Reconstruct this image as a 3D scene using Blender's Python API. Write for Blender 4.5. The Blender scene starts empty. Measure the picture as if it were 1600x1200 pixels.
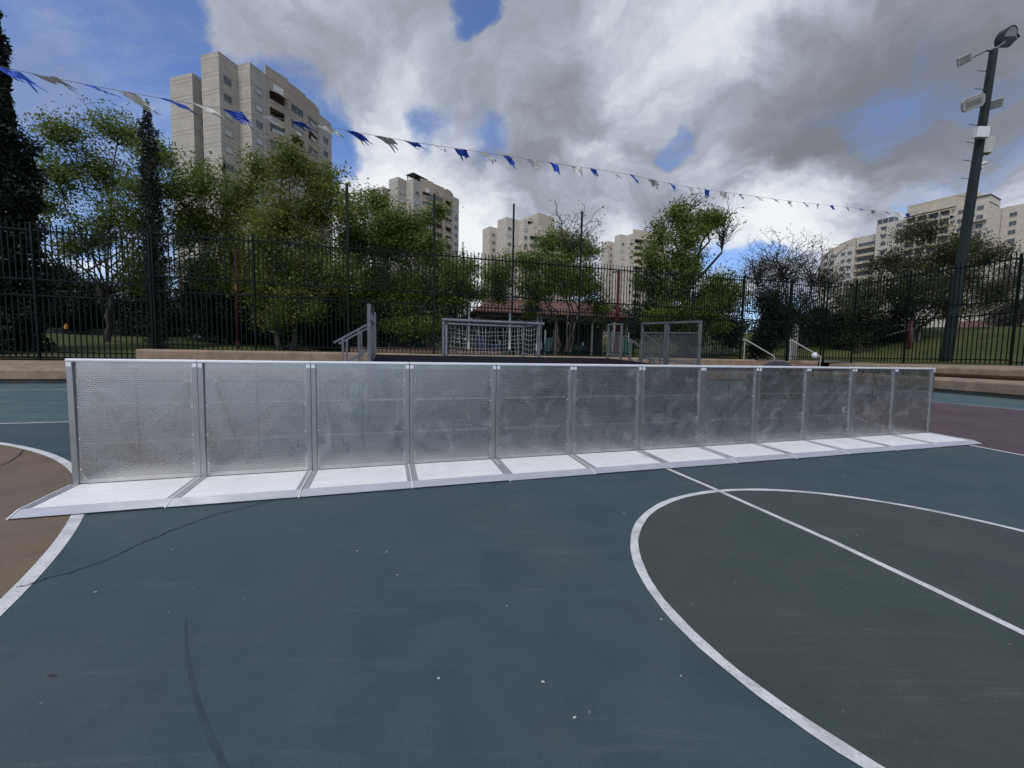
import bpy, bmesh, math, random
import numpy as np
from mathutils import Vector, Matrix
random.seed(7); RNG = np.random.default_rng(11)
SC = bpy.context.scene; COL = SC.collection
R = math.radians

# ------------------------------------------------------------------ camera
F, PITCH, ROLL, EYE = 634.93, 0.0719, 0.0172, 1.2999      # focal length in pixels of a 1600 px wide frame
fw = Vector((0, math.cos(PITCH), -math.sin(PITCH))); up0 = Vector((0, math.sin(PITCH), math.cos(PITCH))); rt0 = Vector((1, 0, 0))
rt = rt0*math.cos(ROLL) + up0*math.sin(ROLL); up = -rt0*math.sin(ROLL) + up0*math.cos(ROLL)
cd = bpy.data.cameras.new('camera'); cam = bpy.data.objects.new('camera', cd); COL.objects.link(cam)
cd.sensor_width = 36; cd.lens = 36*F/1600; cd.clip_start = 0.05; cd.clip_end = 6000
cam.matrix_world = Matrix(((rt.x, up.x, -fw.x, 0), (rt.y, up.y, -fw.y, 0), (rt.z, up.z, -fw.z, EYE), (0, 0, 0, 1)))
SC.camera = cam
CAM = Vector((0, 0, EYE))
def ray(px, py): return fw + rt*((px-800)/F) - up*((py-600)/F)
def on_z(px, py, z=0.0):
    d = ray(px, py); return CAM + d*((z-EYE)/d.z)
def at(px, py, Y):
    d = ray(px, py); return CAM + d*(Y/d.y)
# the court's own axes: s along the barrier row and the long fence, n away from the camera across them
YAW = 1.2714; DS = Vector((math.sin(YAW), math.cos(YAW), 0)); DN = Vector((-math.cos(YAW), math.sin(YAW), 0)); ROT = math.pi/2-YAW
def sn(s, n, z=0.0): return DS*s + DN*n + Vector((0, 0, z))
def col_s(px, n):
    "s of the point on the vertical plane n = const seen in image column px (at eye level)"
    d = ray(px, 541+0.0172*px); t = n/d.dot(DN); return (d*t).dot(DS)

# ------------------------------------------------------------------ light
SUN_EL, SUN_AZ = 50, 205            # azimuth clockwise from +Y (view direction)
sd = bpy.data.lights.new('sun', 'SUN'); so = bpy.data.objects.new('sun', sd); COL.objects.link(so)
sd.energy = 1.5; sd.angle = R(14); sd.color = (1, .95, .88)
sv = Vector((math.sin(R(SUN_AZ))*math.cos(R(SUN_EL)), math.cos(R(SUN_AZ))*math.cos(R(SUN_EL)), math.sin(R(SUN_EL))))
so.rotation_euler = sv.to_track_quat('Z', 'Y').to_euler(); so.location = (0, 0, 60)
SC.view_settings.view_transform = 'Standard'; SC.view_settings.look = 'None'; SC.view_settings.exposure = 0.0; SC.view_settings.gamma = 1
W = bpy.data.worlds.new('World'); SC.world = W; W.use_nodes = True

class NT:
    def __init__(s, tree): s.t = tree; tree.nodes.clear()
    def n(s, typ, **kw):
        nd = s.t.nodes.new('ShaderNode'+typ)
        for k, v in kw.items():
            if k.startswith('i_'):
                key = k[2:]; key = int(key) if key.isdigit() else key.replace('_', ' ')
                if hasattr(v, 'is_output'): s.t.links.new(v, nd.inputs[key])
                else: nd.inputs[key].default_value = v
            else: setattr(nd, k, v)
        return nd
    def math(s, op, a, b=None, c=None, clamp=False):
        nd = s.n('Math', operation=op); nd.use_clamp = clamp
        for i, v in enumerate((a, b, c)):
            if v is None: continue
            if hasattr(v, 'is_output'): s.t.links.new(v, nd.inputs[i])
            else: nd.inputs[i].default_value = v
        return nd.outputs[0]
    def vmath(s, op, a, b=None, scale=None):
        nd = s.n('VectorMath', operation=op)
        for i, v in enumerate((a, b)):
            if v is None: continue
            if hasattr(v, 'is_output'): s.t.links.new(v, nd.inputs[i])
            else: nd.inputs[i].default_value = v
        if scale is not None: nd.inputs['Scale'].default_value = scale
        return nd.outputs['Value'] if op in ('DOT_PRODUCT', 'LENGTH') else nd.outputs[0]
    def mix(s, fac, a, b, mode='MIX'):
        nd = s.n('Mix', data_type='RGBA', blend_type=mode)
        for key, v in ((0, fac), (6, a), (7, b)):
            if hasattr(v, 'is_output'): s.t.links.new(v, nd.inputs[key])
            else: nd.inputs[key].default_value = v if key == 0 or len(v) == 4 else (*v, 1)
        return nd.outputs[2]
    def ramp(s, fac, lo, hi, a=0.0, b=1.0, smooth=True):
        nd = s.n('MapRange', interpolation_type='SMOOTHSTEP' if smooth else 'LINEAR', i_0=fac, i_1=lo, i_2=hi, i_3=a, i_4=b); return nd.outputs[0]
    def noise(s, vec, scale, detail=4, rough=.5, dist=0.0):
        nd = s.n('TexNoise', i_Scale=scale, i_Detail=detail, i_Roughness=rough, i_Distortion=dist)
        if vec is not None: s.t.links.new(vec, nd.inputs['Vector'])
        return nd
    def link(s, a, b): s.t.links.new(a, b)

def make_sky():
    w = NT(W.node_tree)
    sky = w.n('TexSky', sky_type='NISHITA', sun_disc=False, sun_elevation=R(SUN_EL), sun_rotation=R(SUN_AZ), altitude=50, air_density=1.0, dust_density=.6, ozone_density=2.0)
    d = w.vmath('NORMALIZE', w.n('TexCoord').outputs['Generated'])
    wn = w.noise(d, 2.6, 7, .6)
    d2 = w.vmath('NORMALIZE', w.vmath('ADD', d, w.vmath('SCALE', w.vmath('SUBTRACT', wn.outputs['Color'], (.5, .5, .5)), scale=.30)))
    sx = w.n('SeparateXYZ', i_0=d2)
    z = w.math('ADD', w.math('MAXIMUM', sx.outputs[2], 0.0), .22)
    p = w.n('CombineXYZ', i_0=w.math('DIVIDE', sx.outputs[0], z), i_1=w.math('DIVIDE', sx.outputs[1], z), i_2=0.0).outputs[0]
    f1 = w.noise(p, 1.25, 9, .56, .3).outputs[0]
    f2 = w.noise(w.vmath('ADD', p, (3.1, 7.7, 1.0)), 1.9, 9, .60, .4).outputs[0]
    def blobs(base, items):
        acc = base
        for px, py, r0, r1, wt in items:
            c = ray(px, py).normalized()
            a0 = c.angle(ray(px+r0, py)); a1 = c.angle(ray(px+r1, py))
            m = w.ramp(w.vmath('DOT_PRODUCT', d2, tuple(c)), math.cos(a1), math.cos(a0), 0.0, wt)
            acc = w.math('ADD', acc, m)
        return acc
    cover = blobs(w.math('ADD', w.math('MULTIPLY', f1, 1.7), -.35), [(60, 110, 60, 440, -.36), (330, 40, 20, 200, -.10), (490, 180, 20, 130, -.50), (750, 25, 5, 70, -.75), (722, 195, 10, 120, -.62), (1070, 212, 6, 50, -.5), (620, 260, 20, 110, -.2),
                       (1500, 285, 10, 100, -.16), (1165, 385, 10, 90, -.26), (1595, 390, 10, 110, -.3),
                       (560, 70, 100, 320, .44), (650, 120, 40, 200, .16), (420, 40, 10, 120, .16), (1130, 280, 40, 180, .16), (900, 120, 60, 300, .22), (1300, 120, 100, 460, .28), (960, 270, 40, 230, .18), (680, 370, 40, 160, .2), (1240, 330, 30, 160, .22), (60, 400, 40, 240, .14), (850, 380, 40, 200, .14)])
    ci = w.noise(w.n('Mapping', i_0=p, i_2=(0, 0, .5), i_3=(1.0, 3.2, 1)).outputs[0], 1.6, 8,   .62, .3).outputs[0]
    cov = w.math('MAXIMUM', w.ramp(cover, .36, .62), w.math('MULTIPLY', w.ramp(ci, .36, .78, 0, .62), w.ramp(w.vmath('DOT_PRODUCT', d, tuple(ray(150, 100).normalized())), math.cos(R(40)), math.cos(R(20)))))
    br = blobs(w.math('ADD', w.math('MULTIPLY', f2, 1.6), -.30), [(1020, 70, 10, 160, .22), (1200, 30, 10, 150, .18), (1250, 335, 30, 140, .42), (1130, 330, 20, 120, .14), (640, 390, 30, 190, .28), (770, 300, 10, 110, .04), (330, 60, 60, 260, .14), (560, 290, 20, 120, .02), (100, 420, 60, 260, .36), (930, 390, 20, 160, .16),
                    (1120, 150, 10, 200, -.10), (1420, 110, 60, 460, -.23), (1330, 200, 40, 300, -.14), (1060, 290, 30, 220, -.06), (840, 60, 30, 220, -.10), (960, 270, 20, 220, -.08), (590, 110, 60, 260, -.06), (860, 150, 20, 200, -.06)])
    vr = w.n('ValToRGB', i_0=br); e = vr.color_ramp.elements
    e[0].position = .0; e[0].color = (.20, .215, .25, 1); e[1].position = .90; e[1].color = (.88, .91, .94, 1)
    for pos, c in ((.22, (.265, .285, .335, 1)), (.36, (.345, .375, .445, 1)), (.50, (.47, .51, .60, 1)), (.66, (.68, .72, .79, 1))):
        el = e.new(pos); el.color = c
    # the brightest cloud stands overhead, round the hidden sun, outside the frame
    zen = w.ramp(w.vmath('DOT_PRODUCT', d, tuple(sv.normalized())), math.cos(R(75)), math.cos(R(8)), 1.0, 2.6)
    cl = w.vmath('SCALE', vr.outputs[0]); w.link(zen, cl.node.inputs['Scale'])
    cl10 = w.vmath('SCALE', cl, scale=10.0)
    blue = w.mix(1.0, sky.outputs[0], (1.10, 1.24, 1.62), 'MULTIPLY')
    bg = w.n('Background', i_Color=w.mix(cov, blue, cl10), i_Strength=.1)
    w.link(bg.outputs[0], w.n('OutputWorld').inputs[0])
make_sky()

# ------------------------------------------------------------------ helpers
def tag(o, label=None, cat=None, group=None, kind=None):
    if label: o['label'] = label
    if cat: o['category'] = cat
    if group: o['group'] = group
    if kind: o['kind'] = kind
    return o
def thing(name, label, cat, loc=(0, 0, 0), rz=0.0, group=None):
    o = bpy.data.objects.new(name, None); COL.objects.link(o); o.location = loc; o.rotation_euler = (0, 0, rz); o.empty_display_size = .3
    return tag(o, label, cat, group)
class MB:
    def __init__(s): s.v = []; s.f = []; s.m = []
    def add(s, verts, faces, mi=0):
        b = len(s.v); s.v += [tuple(v) for v in verts]; s.f += [tuple(i+b for i in f) for f in faces]; s.m += [mi]*len(faces); return s
    def box(s, x0, x1, y0, y1, z0, z1, mi=0, M=None):
        vs = [Vector((x, y, z)) for z in (z0, z1) for x, y in ((x0, y0), (x1, y0), (x1, y1), (x0, y1))]
        if M is not None: vs = [M @ v for v in vs]
        return s.add(vs, [(3, 2, 1, 0), (4, 5, 6, 7), (0, 1, 5, 4), (1, 2, 6, 5), (2, 3, 7, 6), (3, 0, 4, 7)], mi)
    def bar(s, a, b, w, h, mi=0, upv=Vector((0, 0, 1))):
        a = Vector(a); b = Vector(b); d = (b-a); L = d.length; d = d/L
        if abs(d.dot(upv)) > .98: upv = Vector((1, 0, 0))
        x = d.cross(upv).normalized(); z = x.cross(d)
        M = Matrix(((x.x, d.x, z.x, a.x), (x.y, d.y, z.y, a.y), (x.z, d.z, z.z, a.z), (0, 0, 0, 1)))
        return s.box(-w/2, w/2, 0, L, -h/2, h/2, mi, M)
    def tube(s, pts, rad, seg=8, mi=0, caps=True):
        pts = [Vector(p) for p in pts]; n = len(pts)
        rad = list(rad) if hasattr(rad, '__len__') else [rad]*n
        vs = []; ref = None
        for i, p in enumerate(pts):
            d = (pts[min(i+1, n-1)]-pts[max(i-1, 0)]).normalized()
            if ref is None: ref = Vector((0, 0, 1)) if abs(d.z) < .9 else Vector((1, 0, 0))
            x = d.cross(ref)
            if x.length < 1e-4: x = d.cross(Vector((0, 1, 0)))
            x.normalize(); y = d.cross(x); ref = -(x.cross(d)) if False else ref
            for k in range(seg):
                t = 2*math.pi*k/seg; vs.append(p+(x*math.cos(t)+y*math.sin(t))*rad[i])
        fs = []
        for i in range(n-1):
            for k in range(seg):
                a = i*seg+k; b = i*seg+(k+1) % seg; fs.append((a, b, b+seg, a+seg))
        if caps: fs.append(tuple(range(seg-1, -1, -1))); fs.append(tuple((n-1)*seg+k for k in range(seg)))
        return s.add(vs, fs, mi)
    def prism(s, poly, z0, z1, mi=0, top=True):
        n = len(poly); vs = [(x, y, z0) for x, y in poly]+[(x, y, z1) for x, y in poly]
        fs = [(i, (i+1) % n, n+(i+1) % n, n+i) for i in range(n)]+[tuple(range(n, 2*n)), tuple(range(n-1, -1, -1))]
        return s.add(vs, fs, mi)
    def extrude(s, prof, x0, x1, mi=0):
        "profile of (y, z) points run along x"
        n = len(prof); vs = [(x0, y, z) for y, z in prof]+[(x1, y, z) for y, z in prof]
        fs = [(i, n+i, n+(i+1) % n, (i+1) % n) for i in range(n)]+[tuple(range(n)), tuple(range(2*n-1, n-1, -1))]
        return s.add(vs, fs, mi)
    def strip(s, pts, w, z, mi=0):
        pts = [Vector((p[0], p[1], 0)) for p in pts]; n = len(pts); vs = []
        for i, p in enumerate(pts):
            d = (pts[min(i+1, n-1)]-pts[max(i-1, 0)]).normalized(); q = Vector((-d.y, d.x, 0))
            ww = w[i] if hasattr(w, '__len__') else w
            vs += [(p+q*ww/2)+Vector((0, 0, z)), (p-q*ww/2)+Vector((0, 0, z))]
        return s.add(vs, [(2*i+1, 2*i+3, 2*i+2, 2*i) for i in range(n-1)], mi)
    def build(s, name, mat, parent=None, smooth=False, bevel=0.0):
        me = bpy.data.meshes.new(name); me.from_pydata(s.v, [], s.f)
        bm = bmesh.new(); bm.from_mesh(me); bmesh.ops.recalc_face_normals(bm, faces=bm.faces)
        if bevel: bmesh.ops.bevel(bm, geom=bm.edges, offset=bevel, segments=2, profile=.6, affect='EDGES', clamp_overlap=True)
        bm.to_mesh(me); bm.free()
        mats = mat if isinstance(mat, (list, tuple)) else [mat]
        for m in mats: me.materials.append(m)
        if not bevel and len(mats) > 1: me.polygons.foreach_set('material_index', s.m)
        if smooth: me.polygons.foreach_set('use_smooth', [True]*len(me.polygons))
        o = bpy.data.objects.new(name, me); COL.objects.link(o)
        if parent: o.parent = parent
        return o
def copy_tree(o, parent=None):
    c = o.copy(); COL.objects.link(c); c.parent = parent
    for ch in list(o.children): copy_tree(ch, c)
    return c
def sheet_facing_up(mb, name, mat, kind='structure'):
    me = bpy.data.meshes.new(name); me.from_pydata(mb.v, [], mb.f); me.materials.append(mat)
    bm = bmesh.new(); bm.from_mesh(me)
    for f in bm.faces:
        f.normal_update()
        if f.normal.z < 0: f.normal_flip()
    bm.to_mesh(me); bm.free()
    o = bpy.data.objects.new(name, me); COL.objects.link(o); o['kind'] = kind; return o

# ------------------------------------------------------------------ materials
def mat(name):
    m = bpy.data.materials.new(name); m.use_nodes = True; return m, NT(m.node_tree)
def finish(w, bsdf, disp=None):
    o = w.n('OutputMaterial'); w.link(bsdf, o.inputs[0])
def bump(w, h, strength=.3, dist=.02):
    return w.n('Bump', i_Height=h, i_Strength=strength, i_Distance=dist).outputs[0]
def simple(name, col, rough=.6, metal=0.0, var=.25, scale=6.0, bumpk=.15, spec=.5):
    m, w = mat(name); tc = w.n('TexCoord').outputs['Object']
    n1 = w.noise(tc, scale, 6, .6); n2 = w.noise(tc, scale*.17, 4, .5)
    f = w.math('ADD', w.math('MULTIPLY', n1.outputs[0], .5), w.math('MULTIPLY', n2.outputs[0], .5))
    k = w.ramp(f, .3, .7, 1-var, 1+var)
    c = w.vmath('SCALE', tuple(col)); w.link(k, c.node.inputs['Scale'])
    b = w.n('BsdfPrincipled', i_Base_Color=c, i_Roughness=w.ramp(n1.outputs[0], .3, .7, max(.02, rough-.1), min(1, rough+.1)), i_Metallic=metal, i_Specular_IOR_Level=spec)
    if bumpk: w.link(bump(w, n1.outputs[0], bumpk, .01), b.inputs['Normal'])
    finish(w, b.outputs[0]); return m
def court(name, col, worn, streak=.5):
    "acrylic court paint: mottled, scuffed, dusty"
    m, w = mat(name); g = w.n('NewGeometry').outputs['Position']
    big = w.noise(g, .55, 5, .6).outputs[0]; mid = w.noise(g, 2.3, 6, .65, .6).outputs[0]; fine = w.noise(g, 160, 3, .6).outputs[0]
    mp = w.n('Mapping', i_0=g, i_2=(0, 0, .35), i_3=(.8, 9, 1)).outputs[0]
    st = w.noise(mp, 1.3, 7, .7, .8).outputs[0]
    mp2 = w.n('Mapping', i_0=g, i_2=(0, 0, 1.2), i_3=(1.2, 16, 1)).outputs[0]
    st2 = w.noise(mp2, .9, 6, .7, 1.2).outputs[0]
    c = w.mix(w.ramp(big, .35, .68), col, worn)
    c = w.mix(w.ramp(mid, .45, .75, 0, .45), c, tuple(x*1.35 for x in worn))
    c = w.mix(w.math('MULTIPLY', w.ramp(st, .54, .70, 0, .3*streak), w.ramp(big, .3, .6)), c, (.16, .17, .165))
    c = w.mix(w.ramp(st2, .58, .72, 0, .25*streak), c, (.20, .20, .19))
    c = w.mix(w.ramp(mid, .50, .30, 0, .35), c, tuple(x*.62 for x in col))
    k = w.vmath('SCALE', c); w.link(w.ramp(fine, .25, .75, .80, 1.2), k.node.inputs['Scale'])
    mp3 = w.n('Mapping', i_0=g, i_2=(0, 0, -.5), i_3=(3.0, 14, 1)).outputs[0]
    st3 = w.noise(mp3, 2.2, 5, .65, 1.6).outputs[0]
    c = w.mix(w.ramp(st3, .57, .72, 0, .28), c, (.16, .18, .18)); c = w.mix(w.ramp(st3, .42, .28, 0, .5), c, tuple(x*.55 for x in col))
    c = w.mix(w.ramp(w.noise(g, 1.1, 5, .6, .5).outputs[0], .52, .70, 0, .45), c, (.078, .076, .070))
    bl = w.noise(g, 7.0, 6, .7, .8).outputs[0]
    c = w.mix(w.ramp(bl, .56, .70, 0, .3), c, (.12, .135, .135)); c = w.mix(w.ramp(bl, .44, .30, 0, .45), c, tuple(x*.6 for x in col))
    # small specks of dirt and paint
    vo = w.n('TexVoronoi', voronoi_dimensions='2D', i_Scale=3.0, i_Randomness=1.0); w.link(g, vo.inputs['Vector'])
    sp = w.ramp(vo.outputs['Distance'], .006, .022, .45, 0.0)
    k = w.mix(w.math('MULTIPLY', sp, w.ramp(w.n('SeparateColor', i_0=vo.outputs['Color']).outputs[0], .60, .95)), k, (.36, .36, .34))
    b = w.n('BsdfPrincipled', i_Base_Color=k, i_Roughness=w.ramp(mid, .3, .7, .5, .72), i_Specular_IOR_Level=.35)
    w.link(bump(w, w.math('ADD', fine, w.math('MULTIPLY', mid, .6)), .25, .004), b.inputs['Normal'])
    finish(w, b.outputs[0]); return m
M = {}
M['court_blue'] = court('court_blue', (.036, .065, .078), (.050, .070, .075))
M['court_green'] = court('court_green', (.040, .058, .047), (.050, .060, .048))
M['court_orange'] = court('court_orange', (.170, .104, .054), (.145, .108, .072), .9)
M['court_maroon'] = court('court_maroon', (.078, .046, .046), (.090, .062, .060), .8)
M['court_teal'] = court('court_teal', (.050, .105, .115), (.085, .115, .105), 1.0)
def line_paint():
    m, w = mat('line_paint'); g = w.n('NewGeometry').outputs['Position']
    a = w.noise(g, 5, 7, .7).outputs[0]; b_ = w.noise(g, 70, 4, .7).outputs[0]
    c = w.mix(w.ramp(a, .40, .70, 0, .85), (.64, .63, .59), (.36, .36, .335))
    c = w.mix(w.ramp(b_, .54, .68, 0, .6), c, (.20, .21, .21))
    b = w.n('BsdfPrincipled', i_Base_Color=c, i_Roughness=.65); finish(w, b.outputs[0]); return m
M['line'] = line_paint()
M['crack'] = simple('crack_dark', (.018, .027, .031), .95, 0, .1, 6, 0, .1)
M['rubber'] = simple('rubber_mark', (.026, .044, .052), .6, var=.3, scale=30)

def alu(name, base, rough, metal, grain=(1.0, 60.0, 60.0), smudge=.5, hole=False, rib=0.0):
    m, w = mat(name); tc = w.n('TexCoord').outputs['Object']; oi = w.n('ObjectInfo').outputs['Random']
    off = w.n('CombineXYZ', i_0=w.math('MULTIPLY', oi, 37.0), i_1=0.0, i_2=w.math('MULTIPLY', oi, 91.0)).outputs[0]
    q = w.vmath('ADD', tc, off)
    g1 = w.noise(w.n('Mapping', i_0=q, i_3=grain).outputs[0], 2.0, 5, .7).outputs[0]
    s1 = w.noise(q, 3.2, 7, .62, .8).outputs[0]; s2 = w.noise(q, 4.5, 3, .5, .9).outputs[0]
    d1 = w.noise(w.n('Mapping', i_0=q, i_2=(0, .5, 0), i_3=(1.2, 1, 9)).outputs[0], 1.6, 6, .7, 1.5).outputs[0]
    c = w.mix(w.ramp(g1, .3, .7), tuple(x*.88 for x in base), base)
    c = w.mix(w.ramp(s1, .40, .78, 0, smudge*.7), c, tuple(x*.70 for x in base))
    c = w.mix(w.ramp(s2, .54, .84, 0, smudge*.45), c, tuple(min(.92, x*1.25) for x in base))
    c = w.mix(w.ramp(d1, .66, .80, 0, smudge*.45), c, tuple(min(.92, x*1.3) for x in base))
    if rib:                                             # groove shading painted in as dark, dirt-mottled stripes, then random dirt patches
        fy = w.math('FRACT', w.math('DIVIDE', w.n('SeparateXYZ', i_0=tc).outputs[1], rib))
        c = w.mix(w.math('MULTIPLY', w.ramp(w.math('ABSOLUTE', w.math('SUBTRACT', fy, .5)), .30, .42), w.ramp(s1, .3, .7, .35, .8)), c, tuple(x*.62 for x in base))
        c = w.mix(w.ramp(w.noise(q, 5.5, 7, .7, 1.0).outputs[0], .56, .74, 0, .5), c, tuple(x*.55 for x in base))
    rg = w.math('ADD', w.ramp(s1, .28, .72, rough-.05, rough+.10), w.ramp(g1, .3, .7, -.04, .05), clamp=True)
    b = w.n('BsdfPrincipled', i_Base_Color=c, i_Roughness=rg, i_Metallic=w.ramp(s2, .45, .75, metal, metal-.25*smudge))
    w.link(bump(w, g1, .10, .002), b.inputs['Normal'])
    if not hole: finish(w, b.outputs[0]); return m
    # round holes in staggered rows, 20 mm apart
    sx = w.n('SeparateXYZ', i_0=tc); pit = .0205; rowh = pit*.866
    v = w.math('DIVIDE', sx.outputs[2], rowh); row = w.math('FLOOR', v)
    u = w.math('ADD', w.math('DIVIDE', sx.outputs[0], pit), w.math('MULTIPLY', w.math('MODULO', row, 2.0), .5))
    du = w.math('MULTIPLY', w.math('SUBTRACT', w.math('FRACT', u), .5), pit); dv = w.math('MULTIPLY', w.math('SUBTRACT', w.math('FRACT', v), .5), rowh)
    dist = w.math('SQRT', w.math('ADD', w.math('MULTIPLY', du, du), w.math('MULTIPLY', dv, dv)))
    inx = w.math('MULTIPLY', w.math('GREATER_THAN', sx.outputs[0], .066), w.math('LESS_THAN', sx.outputs[0], .914))
    inz = w.math('MULTIPLY', w.math('GREATER_THAN', sx.outputs[2], .105), w.math('LESS_THAN', sx.outputs[2], 1.125))
    h = w.math('MULTIPLY', w.math('LESS_THAN', dist, .0050), w.math('MULTIPLY', inx, inz))
    mx = w.n('MixShader', i_0=h, i_1=b.outputs[0], i_2=w.n('BsdfTransparent').outputs[0])
    finish(w, mx.outputs[0]); return m
M['perforated'] = alu('perforated_aluminium', (.58, .58, .565), .27, .97, (30, 30, 30), .75, True)
M['alu'] = alu('aluminium_post', (.47, .47, .46), .34, .9, (60, 60, 1.5), .4)
M['alu_cap'] = alu('aluminium_cap', (.88, .88, .89), .45, .25, (1, 60, 60), .18)
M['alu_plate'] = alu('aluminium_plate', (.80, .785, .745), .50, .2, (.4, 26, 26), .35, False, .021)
M['alu_bevel'] = alu('aluminium_bevel', (.56, .56, .57), .48, .5, (.7, 45, 45), .35)
M['alu_strip'] = alu('aluminium_strip', (.44, .44, .43), .45, .6, (45, .7, 45), .4)
M['galv'] = simple('galvanised_steel', (.16, .17, .175), .5, .45, .25, 14)
M['fence'] = simple('fence_green', (.0035, .0085, .0070), .5, 0, .3, 9, .1, .15)
M['mast'] = simple('mast_green', (.011, .021, .019), .6, 0, .3, 3, .1, .2)
M['black'] = simple('black_carpet', (.007, .007, .009), .95, 0, .3, 30, .3, .1)
M['dark'] = simple('dark_plastic', (.02, .02, .022), .5)
M['white'] = simple('white_plastic', (.62, .62, .60), .5, 0, .12, 5)
M['cream'] = simple('cream_lamp_housing', (.40, .39, .35), .5, 0, .12, 5)
M['lens'] = simple('lamp_glass', (.25, .24, .21), .25, 0, .15, 12)
M['red'] = simple('red_paint', (.085, .007, .009), .5, 0, .2)
M['paper'] = simple('paper', (.46, .45, .42), .8)
M['blueflag'] = simple('blue_flag_cloth', (.015, .070, .42), .7, 0, .2, 4, 0)
M['whiteflag'] = simple('white_flag_cloth', (.62, .59, .52), .8, 0, .15, 4, 0)
M['twine'] = simple('twine', (.25, .24, .22), .8)
M['net'] = simple('white_net', (.36, .37, .36), .8)
M['playgreen'] = simple('play_green', (.018, .075, .055), .5)
M['playblue'] = simple('play_blue', (.02, .04, .12), .5)
M['bluesign'] = simple('blue_sign', (.01, .04, .22), .5)
M['orange'] = simple('orange_plastic', (.6, .25, .04), .5)
def stone(name, col, sc=1.0, joint=1.1):
    m, w = mat(name); tc = w.n('TexCoord').outputs['Object']
    n1 = w.noise(tc, 2.2*sc, 7, .65).outputs[0]; n2 = w.noise(tc, 26*sc, 5, .7).outputs[0]; n3 = w.noise(w.n('Mapping', i_0=tc, i_3=(3, 3, .5)).outputs[0], 1.4, 5, .6).outputs[0]
    c = w.mix(w.ramp(n1, .35, .7), tuple(x*.75 for x in col), tuple(min(1, x*1.12) for x in col))
    c = w.mix(w.ramp(n3, .55, .75, 0, .5), c, tuple(x*.5 for x in col))
    c = w.mix(w.ramp(n2, .56, .72, 0, .4), c, tuple(x*.6 for x in col))
    sx = w.n('SeparateXYZ', i_0=tc)
    j = w.math('LESS_THAN', w.math('ABSOLUTE', w.math('SUBTRACT', w.math('FRACT', w.math('DIVIDE', sx.outputs[0], joint)), .5)), .007/joint)
    c = w.mix(w.math('MULTIPLY', j, .6), c, tuple(x*.35 for x in col))
    b = w.n('BsdfPrincipled', i_Base_Color=c, i_Roughness=.85, i_Specular_IOR_Level=.25); w.link(bump(w, n2, .35, .01), b.inputs['Normal'])
    finish(w, b.outputs[0]); return m
M['stone'] = stone('tan_stone', (.30, .215, .145))
M['plinth'] = stone('grey_plinth', (.16, .15, .13))
M['paving'] = stone('pink_paving', (.25, .15, .105), 2, .4)
def cladding(name, col, storey=3.0, line=.55, panel=1.5):
    "stone panels with two dark joints at every storey"
    m, w = mat(name); tc = w.n('TexCoord').outputs['Object']; sx = w.n('SeparateXYZ', i_0=tc)
    zf = w.math('FRACT', w.math('DIVIDE', sx.outputs[2], storey))
    def joint(c, wd): return w.math('LESS_THAN', w.math('ABSOLUTE', w.math('SUBTRACT', zf, c)), wd/storey)
    j = w.math('MAXIMUM', joint(.5, .055), joint(.72, .055))
    xy = w.math('ADD', sx.outputs[0], sx.outputs[1])
    br = w.n('TexBrick', i_Scale=1.0, i_Color1=(*col, 1), i_Color2=(*[x*.84 for x in col], 1), i_Mortar=(*[x*.66 for x in col], 1), i_Mortar_Size=.022, i_Brick_Width=panel, i_Row_Height=.75)
    w.link(w.n('CombineXYZ', i_0=xy, i_1=sx.outputs[2], i_2=0.0).outputs[0], br.inputs['Vector'])
    n1 = w.noise(tc, .35, 6, .6).outputs[0]; n2 = w.noise(tc, 1.6, 6, .65).outputs[0]; n3 = w.noise(w.n('Mapping', i_0=tc, i_3=(1.2, 1.2, .12)).outputs[0], 1.0, 5, .6).outputs[0]
    c = w.mix(w.ramp(n1, .35, .7, 0, .5), br.outputs[0], tuple(x*.8 for x in col))
    c = w.mix(w.ramp(n2, .45, .7, 0, .45), c, tuple(min(1, x*1.15) for x in col))
    c = w.mix(w.ramp(n3, .55, .72, 0, .3), c, tuple(x*.55 for x in col))
    c = w.mix(w.math('MULTIPLY', j, line), c, tuple(x*.30 for x in col))
    b = w.n('BsdfPrincipled', i_Base_Color=c, i_Roughness=.85, i_Specular_IOR_Level=.2); finish(w, b.outputs[0]); return m
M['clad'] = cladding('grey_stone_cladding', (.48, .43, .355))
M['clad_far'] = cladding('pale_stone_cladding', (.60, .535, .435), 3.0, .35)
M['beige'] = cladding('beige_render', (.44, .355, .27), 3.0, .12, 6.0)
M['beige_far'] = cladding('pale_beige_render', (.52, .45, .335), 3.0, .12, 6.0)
M['glass'] = simple('dark_window_glass', (.085, .09, .095), .3, 0, .6, .8, 0)
M['shutter'] = simple('pale_shutter', (.50, .48, .45), .6, 0, .15, 2, 0)
M['frame'] = simple('window_frame', (.30, .30, .29), .5)
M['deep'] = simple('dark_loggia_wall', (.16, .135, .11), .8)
M['roofdark'] = simple('dark_pergola', (.025, .027, .032), .6)
def tiles():
    m, w = mat('red_roof_tiles'); tc = w.n('TexCoord').outputs['Object']; sx = w.n('SeparateXYZ', i_0=tc)
    wv = w.math('SINE', w.math('MULTIPLY', sx.outputs[0], 22.0)); n1 = w.noise(tc, 3, 5, .6).outputs[0]
    c = w.mix(w.ramp(n1, .3, .7), (.10, .040, .028), (.17, .070, .048)); c = w.mix(w.ramp(wv, -.9, -.3, .6, 0), c, (.07, .03, .02))
    b = w.n('BsdfPrincipled', i_Base_Color=c, i_Roughness=.8); w.link(bump(w, wv, .4, .05), b.inputs['Normal']); finish(w, b.outputs[0]); return m
M['tiles'] = tiles()
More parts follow.
